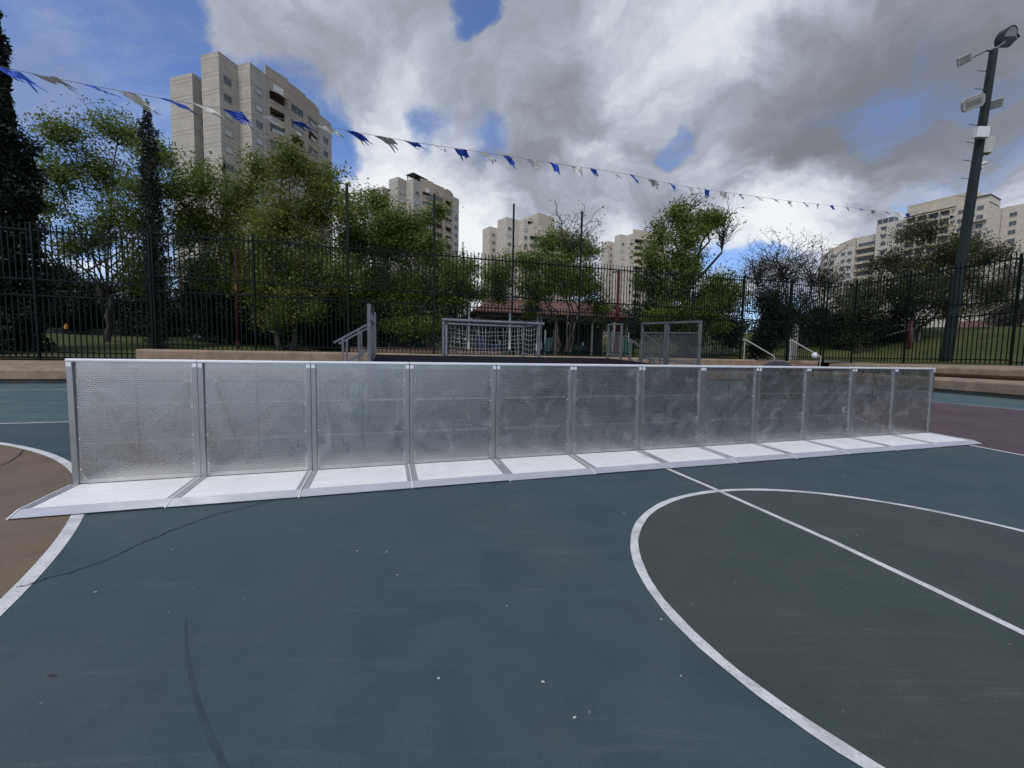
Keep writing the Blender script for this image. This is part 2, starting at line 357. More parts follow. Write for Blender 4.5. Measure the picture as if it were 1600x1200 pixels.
def leaf(name, c0, c1, c2, trans=.48):
    m, w = mat(name); g = w.n('NewGeometry'); n1 = w.noise(g.outputs['Position'], .9, 4, .6).outputs[0]
    c = w.mix(w.ramp(n1, .35, .65), c0, c1); c = w.mix(w.ramp(g.outputs['Random Per Island'], .55, 1.0, 0, .8), c, c2)
    k = w.vmath('SCALE', c); w.link(w.ramp(g.outputs['Random Per Island'], 0, 1, .6, 1.35, False), k.node.inputs['Scale'])
    d = w.n('BsdfPrincipled', i_Base_Color=k, i_Roughness=.55, i_Specular_IOR_Level=.3); t = w.n('BsdfTranslucent', i_Color=k)
    finish(w, w.n('MixShader', i_0=trans, i_1=d.outputs[0], i_2=t.outputs[0]).outputs[0]); return m
M['leaf'] = leaf('leaf_green', (.100, .145, .020), (.160, .210, .034), (.200, .230, .055))
M['leaf_light'] = leaf('leaf_yellow_green', (.125, .160, .022), (.195, .225, .042), (.225, .245, .065))
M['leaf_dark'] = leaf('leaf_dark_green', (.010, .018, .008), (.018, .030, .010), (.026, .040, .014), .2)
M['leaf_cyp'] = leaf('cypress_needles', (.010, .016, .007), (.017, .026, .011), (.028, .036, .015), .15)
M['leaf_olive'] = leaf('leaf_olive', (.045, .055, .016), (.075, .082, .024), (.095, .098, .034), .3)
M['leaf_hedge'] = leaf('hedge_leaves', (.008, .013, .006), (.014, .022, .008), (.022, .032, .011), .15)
M['leaf_brown'] = leaf('sparse_grey_leaves', (.045, .040, .026), (.065, .056, .036), (.08, .07, .045), .3)
M['bark'] = simple('grey_bark', (.075, .062, .050), .9, 0, .4, 12, .5)
M['bark_pale'] = simple('pale_bark', (.28, .25, .21), .85, 0, .35, 8, .4)
M['bark_dark'] = simple('dark_bark', (.035, .029, .024), .9, 0, .4, 12, .5)
def grass_mat():
    m, w = mat('lawn_grass'); g = w.n('NewGeometry').outputs['Position']
    n1 = w.noise(g, .22, 6, .6).outputs[0]; n2 = w.noise(g, 9, 5, .7).outputs[0]
    c = w.mix(w.ramp(n1, .35, .65), (.055, .070, .020), (.105, .105, .036)); c = w.mix(w.ramp(n2, .4, .7, 0, .7), c, (.030, .042, .012))
    c = w.mix(w.ramp(w.noise(g, .6, 4).outputs[0], .58, .7, 0, .6), c, (.14, .11, .06))
    b = w.n('BsdfPrincipled', i_Base_Color=c, i_Roughness=.9, i_Specular_IOR_Level=.1); w.link(bump(w, n2, .8, .05), b.inputs['Normal']); finish(w, b.outputs[0]); return m
M['grass'] = grass_mat()
M['earth'] = simple('dry_ground', (.11, .095, .065), .95, 0, .3, .4, .2, .1)

# ------------------------------------------------------------------ ground
def quad_sn(mb, s0, s1, n0, n1, z):
    return mb.add([sn(s0, n0, z), sn(s1, n0, z), sn(s1, n1, z), sn(s0, n1, z)], [(0, 1, 2, 3)])
g0 = MB(); g0.add([(-3000, -3000, -.02), (3000, -3000, -.02), (3000, 3000, -.02), (-3000, 3000, -.02)], [(0, 1, 2, 3)])
sheet_facing_up(g0, 'ground', M['earth'])
cs = MB(); quad_sn(cs, -60, 30, -45, 20.2, 0.0); sheet_facing_up(cs, 'court_surface', M['court_blue'])
CC = (3.0, 1.5)                      # court centre in (s, n)
SIDE, ENDR = 8.95, 17.05
b1 = MB(); quad_sn(b1, -60, 30, SIDE, 20.1, .0015); quad_sn(b1, ENDR, 30, -45, SIDE, .0015); sheet_facing_up(b1, 'court_border', M['court_teal'])
def arc_sn(cs_, cn_, r, a0, a1, n=96): return [sn(cs_+r*math.cos(a0+(a1-a0)*i/n), cn_+r*math.sin(a0+(a1-a0)*i/n)) for i in range(n+1)]
def disc(pts, z):
    mb = MB(); mb.add([Vector((p[0], p[1], z)) for p in pts], [tuple(range(len(pts)))]); return mb
CIRC = Vector((2.497, 2.2725)); CR = 1.693
circ = [Vector((CIRC.x+CR*math.cos(t), CIRC.y+CR*math.sin(t), 0)) for t in [2*math.pi*i/120 for i in range(121)]]
sheet_facing_up(disc(circ[:-1], .0015), 'centre_circle', M['court_green'])
AL = Vector((-9.221, -2.081)); ARL = 7.807
als = [Vector((AL.x+ARL*math.cos(t), AL.y+ARL*math.sin(t), 0)) for t in [-1.9+3.9*i/140 for i in range(141)]]
als = [p for p in als if p.dot(DN) < SIDE and p.dot(DN) > -8]
far = [als[-1]-DS*7, als[0]-DS*7]
sheet_facing_up(disc(als+far, .0015), 'left_key_area', M['court_orange'])
arr = arc_sn(ENDR-1.575, CC[1]+.35, 7.0, math.pi*.52, math.pi*1.48)
arr = [p for p in arr if p.dot(DN) < SIDE-.05]
arr = [sn(ENDR-.01, min(SIDE-.05, arr[0].dot(DN)))]+arr+[sn(ENDR-.01, arr[-1].dot(DN))]
sheet_facing_up(disc(arr, .0015), 'right_key_area', M['court_maroon'])
ln = MB(); LZ = .003
ln.strip(circ, [.056+.004*math.sin(i*.9)+.003*math.sin(i*2.3) for i in range(len(circ))], LZ); ln.strip(als, .075, LZ); ln.strip(arr[1:-1], .06, LZ+.0003)
ln.strip([on_z(1040, 731.5), on_z(1118, 765), on_z(1300, 846), on_z(1450, 917), on_z(1600, 990), on_z(1760, 1068)], .05, LZ+.0006)
ln.strip([sn(-14, SIDE), sn(ENDR+.03, SIDE)], .06, LZ+.0009); ln.strip([sn(ENDR, -8), sn(ENDR, 13)], .06, LZ+.0012)
ln.strip([sn(-30, 15.9), sn(-8, 15.9)], .06, LZ)
sheet_facing_up(ln, 'court_lines', M['line'])
ck = MB()
cp = [(425, 783), (395, 790), (372, 797), (340, 803), (300, 818), (262, 831), (248, 839), (228, 846), (205, 857), (183, 868), (160, 878), (130, 888), (105, 897), (80, 902), (52, 912), (20, 920)]
pts = []
for i in range(len(cp)-1):
    for k in range(6):
        t = k/6; p = on_z(cp[i][0]+(cp[i+1][0]-cp[i][0])*t, cp[i][1]+(cp[i+1][1]-cp[i][1])*t); p += Vector((random.gauss(0, .004), random.gauss(0, .006), 0)); pts.append(p)
ck.strip(pts, [.005+.006*abs(math.sin(i*.7))*random.random() for i in range(len(pts))], LZ+.0018)
p2 = [on_z(x, y) for x, y in ((0, 728), (15, 722), (30, 712), (36, 704))]; ck.strip(p2, .012, LZ+.0018)
sheet_facing_up(ck, 'court_crack', M['crack'])
tm = MB(); tp = [on_z(x, y) for x, y in ((291, 965), (290, 985), (291, 1010), (296, 1045), (305, 1085), (318, 1125), (333, 1160), (350, 1198), (380, 1260))]
tm.strip(tp, [.002, .008, .012, .015, .016, .017, .017, .017, .017], .0015); sheet_facing_up(tm, 'tyre_mark', M['rubber'])

# terrain outside the court: terraces behind the long fence, lawn rising to both sides
FN = 20.3; RS = lambda n: 28.8-.134*(20.3-n); SSTEP = -9.25
def th(s, n):
    d = n-FN
    z = .84+(1.28-.84)*min(1, max(0, (s-SSTEP)/.25))
    left = min(1, max(0, (-6-s)/8))
    z += left*1.35*min(1, max(0, (d-2)/14))
    e = min(1, max(0, (s-29.8+.35*max(0, d))/24)); z += 3.5*e*e*(3-2*e)*.5+3.5*e*.5
    z += .006*max(0, d-25)*(1-left)
    return z
gr = MB()
ss = [-260, -160, -110, -80, -60, -48, -40, -34, -29, -25, -22, -19, -16, -14, -12, -10.5, -9.25, -9.0, -6, -3, 0, 4, 8, 12, 16, 20, 24, 27, 28.9, 29.9, 31.4, 33.4, 36, 39, 43, 50, 60, 75, 100, 150, 260]
nn = [FN-.25, FN+.1, 21, 22, 23.5, 25, 27, 29, 31, 34, 37, 41, 46, 52, 60, 75, 100, 150, 260, 600]
idx = {}
for j, n in enumerate(nn):
    for i, s in enumerate(ss):
        idx[i, j] = len(gr.v); gr.v.append(tuple(sn(s, n, th(s, n)+.05*math.sin(s*1.7)*math.sin(n*.9)*(1 if n > 22 else 0))))
for j in range(len(nn)-1):
    for i in range(len(ss)-1): gr.f.append((idx[i, j], idx[i+1, j], idx[i+1, j+1], idx[i, j+1])); gr.m.append(0)
rr = [FN-.25, 18, 15.5, 13, 10.5, 8, 5, 2, -2, -8, -16, -30]; so_ = [0, 1, 2.5, 4.5, 7, 10, 14, 20, 32, 60, 130]
rid = {}
for j, n in enumerate(rr):
    for i, o_ in enumerate(so_):
        s = (RS(n) if o_ < 1 else 28.8)+.05+o_; rid[i, j] = len(gr.v); zz = th(s, n) if o_ > 0 else 1.2
        gr.v.append(tuple(sn(s, n, zz)))
for j in range(len(rr)-1):
    for i in range(len(so_)-1): gr.f.append((rid[i, j], rid[i+1, j], rid[i+1, j+1], rid[i, j+1])); gr.m.append(0)
lawn = sheet_facing_up(gr, 'lawn', M['grass'])
pv = MB()
for s0, s1, z in ((-9.0, 28.6, 1.31),): quad_sn(pv, s0, s1, FN-.6, FN+1.7, z)
sheet_facing_up(pv, 'path', M['paving'])
pv2 = MB(); quad_sn(pv2, -40, -9.3, FN+1.0, FN+2.2, .90); sheet_facing_up(pv2, 'kerb_path', M['plinth'])

# ------------------------------------------------------------------ stone seating tiers
def tier(label, s0, s1, nfront, z0, ztop, depth, rise, sdir=None, plinth=True):
    "rounded seat block on a recessed plinth; local x along it, y back, z up"
    if sdir is None: loc = sn(s0, nfront); rz = ROT; L = s1-s0
    else: loc = sdir[0]; d = sdir[1]-sdir[0]; L = d.length; rz = math.atan2(d.y, d.x)
    t = thing('stone_seating_step', label, 'stone step', (loc.x, loc.y, 0), rz, 'stone seating steps round the court')
    r = .09; prof = []
    prof.append((0.0, z0+.17)); 
    for k in range(6):
        a = math.pi-(math.pi/2)*k/5; prof.append((r+r*math.cos(a), ztop-r+r*math.sin(a)))
    prof += [(depth, ztop+rise), (depth, z0+.02), (.25, z0+.02), (.10, z0+.17)]
    MB().extrude(prof, 0, L).build('seat_block', M['stone'], t)
    if plinth: MB().box(0, L, .13, .24, z0, z0+.16).build('plinth', M['plinth'], t)
    return t
S210 = col_s(212, 19.0); S1182 = col_s(1182, 19.0); S1253 = col_s(1253, 19.0)
tier('long low tan stone seat block left of the barrier row', -40, -8.0, 18.45, 0, .52, 1.9, .30)
tier('lower tan stone step behind the stage and the barrier row, mostly hidden', -7.95, S1182, 18.2, 0, .55, .95, .05)
tier('upper tan stone step behind the left part of the barrier row', S210, col_s(640, 19), 19.0, .6, 1.27, 1.0, .02)
tier('upper tan stone step behind stage and goal, ending at the concrete stairs', col_s(640, 19)+.02, S1182, 19.0, .6, 1.25, 1.0, .02)
c0 = sn(23.9, 18.6); c1 = sn(20.2, 2.0)
tier('lower tan stone step along the right side of the court', 0, 0, 0, 0, .58, 2.0, .04, (sn(24.6, 18.2), sn(20.6, 4.5)))
tier('upper tan stone step along the right side, just below the fence', 0, 0, 0, .62, 1.08, 3.2, .12, (sn(26.3, 18.4), sn(22.5, 4.5)), False)
tier('short upper stone step between the concrete stairs and the corner', S1253, 26.2, 19.0, .6, 1.2, 1.0, .03)
tier('short lower stone step between the concrete stairs and the corner', S1253, 24.6, 18.2, 0, .55, .95, .05)
st = thing('stone_stairs', 'stone stairs through the gap in the seating steps below the open gate', 'stairs', sn(S1182, 18.1), ROT)
for k in range(6): MB().box(.02, S1253-S1182-.02, k*.33, 2.0, k*.2+.002, k*.2+.2).build('stair_step', M['stone'], st, bevel=.015)

# ------------------------------------------------------------------ barrier row
BW, BH, BD = .9807, 1.2, .66; P0 = Vector((-3.9329, 3.5748, 0)); ZF = .07; LEAN = .0144
def make_barrier():
    t = thing('crowd_barrier', '', 'barrier', P0, ROT, 'aluminium crowd barrier panels in one straight row')
    yy = lambda z: LEAN*(z-ZF)/(BH-ZF)
    sh = MB(); sh.add([(.045, yy(ZF), ZF), (BW-.045, yy(ZF), ZF), (BW-.045, yy(1.172), 1.172), (.045, yy(1.172), 1.172)], [(0, 1, 2, 3)]).build('perforated_panel', M['perforated'], t)
    for x0 in (.002, BW-.047):
        p = MB().box(x0, x0+.045, -.012, .045, ZF-.03, 1.170).build('post', M['alu'], t, bevel=.004)
        br = MB().box(x0+.004, x0+.041, -.016, -.0125, 1.128, 1.166).build('bracket', M['alu_cap'], p, bevel=.001)
        for z in (.20, .48, .76, 1.0):
            xx = x0+.060 if x0 < .5 else x0-.015
            MB().tube([(xx, yy(z)-.004, z), (xx, yy(z), z)], .006, 8).build('rivet', M['alu_cap'], p)
    MB().box(.001, BW-.001, -.020, .055, 1.172, 1.2).build('top_cap', M['alu_cap'], t, bevel=.009)
    fr = MB()
    hr = MB()
    for z in (.425, .79): hr.box(.05, BW-.05, .020, .052, z-.010, z+.010)
    hr.build('rear_rail', M['alu_cap'], t)
    fr.box(BW/2-.012, BW/2+.012, .018, .0215, .09, 1.16); fr.box(.05, BW-.05, .010, .04, .072, .10); fr.box(.05, BW-.05, .020, .05, 1.13, 1.168)
    fr.build('rear_frame', M['galv'], t)
    for x in (.12, BW-.12): MB().bar((x, .06, 1.0), (x, .85, .06), .04, .04).build('rear_brace', M['alu'], t)
    MB().box(.02, BW-.02, .062, 1.0, .02, .05).build('rear_step', M['dark'], t)
    # foot plate on the camera side, ribbed, with a bevelled nose
    prof = []
    y1 = -(BD-.105); N = 26
    for k in range(N+1):
        y = -.014+(y1+.014)*k/N; z = .068-.022*k/N
        prof.append((y, z)); 
        if k < N: prof.append((y-.011, z-.0045)); 
    prof += [(y1, .012), (-.014, .012)]
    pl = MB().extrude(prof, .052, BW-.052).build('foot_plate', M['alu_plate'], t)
    for x0 in (.002, BW-.050):
        MB().extrude([(-.014, .071), (y1, .049), (y1, .012), (-.014, .012)], x0, x0+.048).build('edge_strip', M['alu_strip'], t)
    MB().extrude([(y1-.001, .0475), (-BD, .012), (-BD, .009), (y1-.001, .009)], .0012, BW-.0012).build('nose', M['alu_bevel'], t)
    return t
barrier = make_barrier()
BLAB = ['barrier panel at the left end of the row, its foot over the orange paint',
 'second perforated barrier panel from the left end of the row',
 'third perforated barrier panel from the left, in front of the stage stair handrails',
 'fourth perforated barrier panel from the left, below the left part of the football goal',
 'fifth perforated barrier panel from the left, below the right part of the football goal',
 'sixth barrier panel from the left, with the dark patch at its right',
 'seventh barrier panel from the left, whose right foot corner meets the white halfway line',
 'eighth barrier panel from the left, below the right stage railing',
 'fourth barrier panel from the right end, below the open gate in the fence',
 'third barrier panel from the right end of the row',
 'second barrier panel from the right end of the row',
 'dark grey barrier panel at the far right end of the row, beside the maroon paint']
for i in range(12):
    o = barrier if i == 0 else copy_tree(barrier)
    jit = random.Random(40+i); o.location = P0 + DS*(BW*i+jit.uniform(-.0008, .0008)) + DN*jit.uniform(-.005, .005)
    o.rotation_euler = (jit.uniform(-.004, .004), jit.uniform(-.0012, .0012), ROT+jit.uniform(-.004, .004)); o['label'] = BLAB[i]
    if i in (0, 11):
        x = -.004 if i == 0 else BW+.001
        y1 = -(BD-.105)
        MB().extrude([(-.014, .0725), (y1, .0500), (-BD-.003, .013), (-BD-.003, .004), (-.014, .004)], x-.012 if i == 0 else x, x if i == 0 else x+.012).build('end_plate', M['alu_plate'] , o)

# ------------------------------------------------------------------ stage with railings, stairs and goal
SF, SB = 7.9, 12.2; ZFr, ZBk = 1.03, 1.24
sl = col_s(569, SF); sr_ = col_s(1104, SF)
sl = (col_s(567, SF)+col_s(587, SB))/2; sr_ = (col_s(1108, SF)+col_s(942, SB))/2
stg = thing('stage', 'low raked platform with black carpet standing behind the barrier row', 'stage', sn(sl, SF), ROT)
SWD = sr_-sl; SDP = SB-SF
def zst(y): return ZFr+(ZBk-ZFr)*y/SDP
MB().extrude([(0, ZFr), (SDP, ZBk), (SDP, ZBk-.10), (0, ZFr-.10)], 0, SWD).build('deck', M['black'], stg)
sk = MB(); sk.box(.02, SWD-.02, .02, .04, 0, ZFr-.102); sk.box(.02, SWD-.02, SDP-.04, SDP-.02, 0, ZBk-.102)
sk.extrude([(.042, 0), (SDP-.042, 0), (SDP-.042, ZBk-.103), (.042, ZFr-.103)], .02, .04); sk.extrude([(.042, 0), (SDP-.042, 0), (SDP-.042, ZBk-.103), (.042, ZFr-.103)], SWD-.04, SWD-.02)
sk.build('skirt', M['black'], stg)
def railing(label, x, ya, yb, mesh=True):
    "guard rail along the stage's side edge from depth ya to yb"
    p = sn(sl+x, SF+ya, zst(ya)-.1); t = thing('stage_railing', label, 'railing', p, ROT, 'grey guard rails on the stage edges')
    L = yb-ya; dz = zst(yb)-zst(ya); H = 1.18
    for y in (0, L): MB().box(-.03, .03, y-.03, y+.03, 0 if y == 0 else dz, H+.02+(dz if y else 0)).build('post', M['galv'], t, bevel=.004)
    MB().bar((0, -.03, H+.045), (0, L+.03, H+dz+.045), .07, .05).build('top_rail', M['galv'], t)
    MB().bar((0, .03, H-.22), (0, L-.03, H-.22+dz), .035, .04).build('middle_rail', M['galv'], t)
    MB().bar((0, .03, .22), (0, L-.03, .22+dz), .035, .04).build('bottom_rail', M['galv'], t)
    if mesh:
        m = MB(); k = 0; y = .06
        while y < L-.06: m.bar((0, y, .245+dz*y/L), (0, y, H-.245+dz*y/L), .005, .007); y += .032
        z = .28
        while z < H-.25: m.bar((.007, .05, z), (.007, L-.05, z+dz), .006, .006); z += .06
        m.build('mesh_infill', M['galv'], t)
    return t
gapA, gapB = 2.35, 3.45
railing('front guard rail on the left edge of the black stage', .05, .06, 1.15)
railing('second guard rail on the left edge of the stage, next to the stairs', .05, 1.24, gapA)
railing('rear guard rail on the left edge of the stage, behind the stairs', .05, gapB, SDP-.06)
railing('front guard rail with wire mesh on the right edge of the stage', SWD-.05, .06, 1.20)
railing('second guard rail with wire mesh on the right stage edge, in front of the stairs', SWD-.05, 1.30, gapA)
railing('rear guard rail with wire mesh on the right edge of the stage, behind the stairs', SWD-.05, gapB, SDP-.06)
def stairs(label, x, sgn):
    t = thing('stage_stairs', label, 'stairs', sn(sl+x, SF+gapA), ROT); z = zst(gapA); n = 5
    for k in range(n):
        x0 = sgn*(.03+k*.3); x1 = sgn*(.30+k*.3); zz = z-(k+1)*z/(n+1)
        MB().box(min(x0, x1), max(x0, x1), .05, gapB-gapA-.05, zz-.04, zz).build('tread', M['black'], t)
    for y in (.03, gapB-gapA-.03):
        MB().bar((sgn*.02, y, z-.2), (sgn*1.6, y, .02), .03, .14).build('stringer', M['galv'], t)
        a = Vector((sgn*.06, y, z+.82)); b = Vector((sgn*.82, y, z+.36))
        MB().bar(a, b, .045, .045).build('handrail', M['galv'], t)
        for f in (.28, .74):
            p = a.lerp(b, f); MB().box(p.x-.022, p.x+.022, y-.022, y+.022, 0, p.z-.02).build('post', M['galv'], t)
        MB().bar(a-Vector((0, 0, .60)), b-Vector((0, 0, .60)), .03, .03).build('lower_rail', M['galv'], t)
    return t
stairs('steel stairs with handrails going down on the left of the stage', 0, -1)
stairs('steel stairs with handrails going down on the right of the stage', SWD, 1)

GN = 13.2
g1 = col_s(693, GN); g2 = col_s(842, GN); gw = g2-g1
gl = thing('football_goal', 'grey steel football goal with torn white net behind the stage', 'goal', sn(g1, GN), ROT)
GH = 2.37
MB().tube([(0, 0, 0), (0, 0, GH)], .055, 12).build('goalpost', M['galv'], gl); MB().tube([(gw, 0, 0), (gw, 0, GH)], .055, 12).build('goalpost', M['galv'], gl)
MB().tube([(-.055, 0, GH), (gw+.16, 0, GH)], .06, 12).build('crossbar', M['galv'], gl)
bk = MB(); bk.tube([(.25, 1.0, 0), (.25, 1.0, GH-.05)], .04, 8); bk.tube([(gw-.25, 1.0, 0), (gw-.25, 1.0, GH-.05)], .04, 8); bk.tube([(.25, 1.0, GH-.05), (gw-.25, 1.0, GH-.05)], .04, 8); bk.tube([(0, 0, GH-.02), (.25, 1.0, GH-.05)], .03, 8); bk.tube([(gw, 0, GH-.02), (gw-.25, 1.0, GH-.05)], .03, 8)
bk.build('rear_frame', M['galv'], gl)
nt = MB()
for k in range(23):
    x = .3+(gw-.6)*k/22; nt.tube([(x+random.gauss(0, .02), 1.04+.12*math.sin(i*.9+k), GH-.1-(GH-.1)*i/7) for i in range(8)], .0065, 4, caps=False)
for k in range(15):
    z = GH-.2-k*.15; nt.tube([(.3+(gw-.6)*i/12, 1.04+.10*math.sin(i*.7+k), z-.06*math.sin(math.pi*i/12)+random.gauss(0, .018)) for i in range(13)], .0065, 4, caps=False)
for x, xx in ((.02, .25), (gw-.02, gw-.25)):
    for k in range(13): z = GH-.15-k*.17; nt.tube([(x, .05, z), ((x+xx)/2, .5, z-.07), (xx, .98, z)], .0065, 4, caps=False)
    for k in range(6): y = .1+k*.17; nt.tube([(x+(xx-x)*y, y, GH-.05), (x+(xx-x)*y, y+.05, GH/2), (x+(xx-x)*y, y, .02)], .0065, 4, caps=False)
nt.build('net', M['net'], gl)

# ------------------------------------------------------------------ fences
def fence(label, pts, tall=(), gate=None, thick=()):
    "pts: list of (s, n, zbase, ztop) at the posts"
    a = pts[0]; t = thing('metal_fence', label, 'fence', sn(a[0], a[1], 0))
    O = sn(a[0], a[1], 0)
    for i, (s, n, zb, zt) in enumerate(pts):
        p = sn(s, n, 0)-O; w_ = .11 if i in thick else (.10 if (tall and tall[i]) else .08)
        top = tall[i] if (tall and tall[i]) else zt+.12
        MB().box(p.x-w_/2, p.x+w_/2, p.y-w_/2, p.y+w_/2, zb-.15, top).build('tall_post' if (tall and tall[i]) else 'post', M['fence'], t)
    for i in range(len(pts)-1):
        if gate is not None and i in gate: continue
        (s0, n0, zb0, zt0), (s1, n1, zb1, zt1) = pts[i], pts[i+1]
        zb, zt = zb0, zt0
        p0 = sn(s0, n0)-O; p1 = sn(s1, n1)-O; d = (p1-p0); L = d.length; d.normalize(); q = d*.05
        zm2, zm1 = zb+2.38, zb+2.98
        m = MB()
        for z in (zb+.22, zm2, zm1, zt-.18): m.bar(p0+q+Vector((0, 0, z)), p1-q+Vector((0, 0, z)), .045, .055)
        back = Vector((-d.y, d.x, 0))*.033; k = max(2, round(L/.182))
        for j in range(1, k):
            c = p0+d*(L*j/k)+back; jit = random.gauss(0, .008)
            M_ = Matrix.Translation(c) @ Matrix.Rotation(math.atan2(d.y, d.x), 4, 'Z')
            m.box(-.019, .019, -.012, .012, zb+.02, zm2+.18+jit, M=M_); m.box(-.019, .019, -.012, .012, zm1-.14+jit, zt+.10+jit, M=M_)
        m.build('picket_panel', M['fence'], t)
    return t
FP = []
for px in (-120, 61): FP.append((col_s(px, FN), FN, .86, 5.85))
F0 = FP + [(col_s(240, FN), FN, .86, 5.85)]
fence('tall dark green picket fence, lower end bays at the far left by the cypress', F0)
px_posts = [240, 400, 545, 678, 799, 903, 989, 1078, 1156, 1229, 1281]
FL = [(col_s(px, FN)+(.1 if px == 240 else 0), FN, 1.27, 6.13+.25*(px-240)/1040) for px in px_posts]
def ztall(px, py): 
    d = ray(px, py); t_ = FN/d.dot(DN); return EYE+d.z*t_
tall = [None, None, ztall(545, 288), ztall(678, 302), ztall(799, 318), ztall(905, 330), None, None, None, None, None]
fence('long dark green picket fence behind the stage and goal, with four extra tall posts', FL, tall, gate=(8,), thick=(8, 9))
sc_ = FL[-1][0]
FRN = [19.6, 17.6, 15.4, 11.3, 7.2, 3.1, -1, -5]
FR = [(sc_+.15, FN-.1, 1.24, 6.33)]+[(28.75-.134*(20.3-n), n, 1.24-.12*max(0, (16-n)/5) if n > 9 else 1.05, 6.28-.12*max(0, (16-n)/5)) for n in (18.6, 15.6, 11.2, 6.8, 2.4, -2)]
fence('tall dark green picket fence along the right side of the court by the light mast', FR)
# open gate in the long fence
ga, gb = FL[8], FL[9]
gt = thing('fence_gate', 'dark green metal gate standing open in the fence above the stone stairs', 'gate', sn(gb[0]-.08, FN+.06, 1.31), ROT+R(118))
gm = MB(); Lg = gb[0]-ga[0]-.2; Lg = min(Lg, 1.9)
gm.box(0, .06, -.03, .03, .05, 2.5); gm.box(Lg-.06, Lg, -.03, .03, .05, 2.5)
for z in (.15, 1.2, 2.42): gm.box(.061, Lg-.061, -.02, .02, z, z+.06)
gm.build('gate_frame', M['fence'], gt)
gp = MB()
for k in range(1, 11): x = Lg*k/11; gp.box(x-.012, x+.012, .021, .04, .12, 2.5)
gp.build('bars', M['fence'], gt)
hd = thing('gate_lintel', 'dark green fence panel bridging the gate opening', 'fence panel', sn(ga[0]+.06, FN, 0), ROT)
lm = MB(); Lh = gb[0]-ga[0]-.12
for z in (3.75, 4.28, 6.3): lm.box(.0, Lh, -.022, .022, z-.03, z+.03)
for k in range(1, round(Lh/.18)): x = Lh*k/round(Lh/.18); lm.box(x-.019, x+.019, .023, .047, 4.14, 6.58)
lm.build('picket_panel', M['fence'], hd)

# handrails at the stone stairs
def handrail(label, pxa, pya, pxb, pyb, Y):
    a = at(pxa, pya, Y); b = at(pxb, pyb, Y-1.2); t = thing('stair_handrail', label, 'handrail', (a.x, a.y, 0), 0, 'steel handrails beside the stone stairs'); A = Vector((0, 0, a.z)); B = b-Vector((a.x, a.y, 0))
    MB().tube([A+Vector((-.12, .02, -.06)), A, B], .028, 8).build('rail', M['cream'], t)
    MB().tube([A, Vector((0, 0, 1.2))], .024, 8).build('post', M['cream'], t); MB().tube([B, Vector((B.x, B.y, .9))], .024, 8).build('post', M['cream'], t)
handrail('pale sloping handrail on the left of the stone stairs, below the open gate', 1164, 530, 1210, 557, 24.4)
handrail('pale sloping handrail on the right of the stone stairs, beside the white bucket', 1236, 531, 1282, 557, 25.6)
p = at(1268.5, 556, 24.6); bu = thing('white_bucket', 'small white round tub lying on the stone step by the fence', 'tub', p)
m_ = MB().tube([(0, 0, -.02), (.1, -.08, .02), (.2, -.16, .06)], [.15, .17, .18], 14).build('tub', M['white'], bu, True)
MB().tube([(.2, -.16, .06), (.215, -.172, .066)], .19, 14).build('rim', M['paper'], bu)
# black cloth heap on the steps
p = at(1215, 573, 13.5); hp = MB()
for k in range(9): 
    u = k/8
hs = []; 
for j in range(7):
    for i in range(13):
        x = -.75+1.5*i/12; y = -.3+.6*j/6; r_ = 1-min(1, (x/.8)**2+(y/.36)**2); hs.append((x, y, .45*math.sqrt(max(0, r_))+.05*math.sin(i*2.1+j*1.3)*r_))
hp.add(hs, [(j*13+i, j*13+i+1, (j+1)*13+i+1, (j+1)*13+i) for j in range(6) for i in range(12)])
o = hp.build('cloth_heap', M['dark'], None, True); o.location = (p.x, p.y, p.z-.28); o.rotation_euler = (0, 0, ROT); tag(o, 'heap of black cloth lying behind the right half of the barrier row', 'cloth')
bx = MB().box(-.9, .9, -.35, .35, 0, p.z-.27).build('equipment_case', M['black'], None, bevel=.02); bx.location = (p.x, p.y, 0); bx.rotation_euler = (0, 0, ROT); tag(bx, 'black equipment case hidden behind the barriers under the cloth heap', 'case')

# ------------------------------------------------------------------ trees
def leaf_mesh(name, C, size, mt, parent, updir=.25, aspect=.55):
    size = size*.80; n = len(C); nrm = RNG.normal(size=(n, 3)); nrm[:, 2] = np.abs(nrm[:, 2])+updir; nrm /= np.linalg.norm(nrm, axis=1)[:, None]
    t = RNG.normal(size=(n, 3)); t -= nrm*(t*nrm).sum(1)[:, None]; t /= np.linalg.norm(t, axis=1)[:, None]; b = np.cross(nrm, t)
    sz = size*(.45+1.15*RNG.random(n)**1.6)[:, None]
    P = np.stack([C-t*sz*.6, C+b*sz*aspect*.5-t*sz*.05+nrm*sz*.06, C+t*sz*.6, C-b*sz*aspect*.5-t*sz*.05+nrm*sz*.06], 1).reshape(-1, 3).astype(np.float32)
    me = bpy.data.meshes.new(name); me.vertices.add(4*n); me.vertices.foreach_set('co', P.ravel()); me.loops.add(4*n); me.loops.foreach_set('vertex_index', np.arange(4*n, dtype=np.int32))
    me.polygons.add(n); me.polygons.foreach_set('loop_start', np.arange(0, 4*n, 4, dtype=np.int32)); me.update(calc_edges=True); me.validate(); me.materials.append(mt)
    o = bpy.data.objects.new(name, me); COL.objects.link(o)
    if parent: o.parent = parent
    return o
def wiggle(a, b, r0, r1, n=5, k=.06):
    a = Vector(a); b = Vector(b); L = (b-a).length; pts = [a.lerp(b, i/n)+Vector((random.gauss(0, k), random.gauss(0, k), random.gauss(0, k*.6)))*L*(0 if i in (0, n) else 1) for i in range(n+1)]
    return pts, [r0+(r1-r0)*i/n for i in range(n+1)]
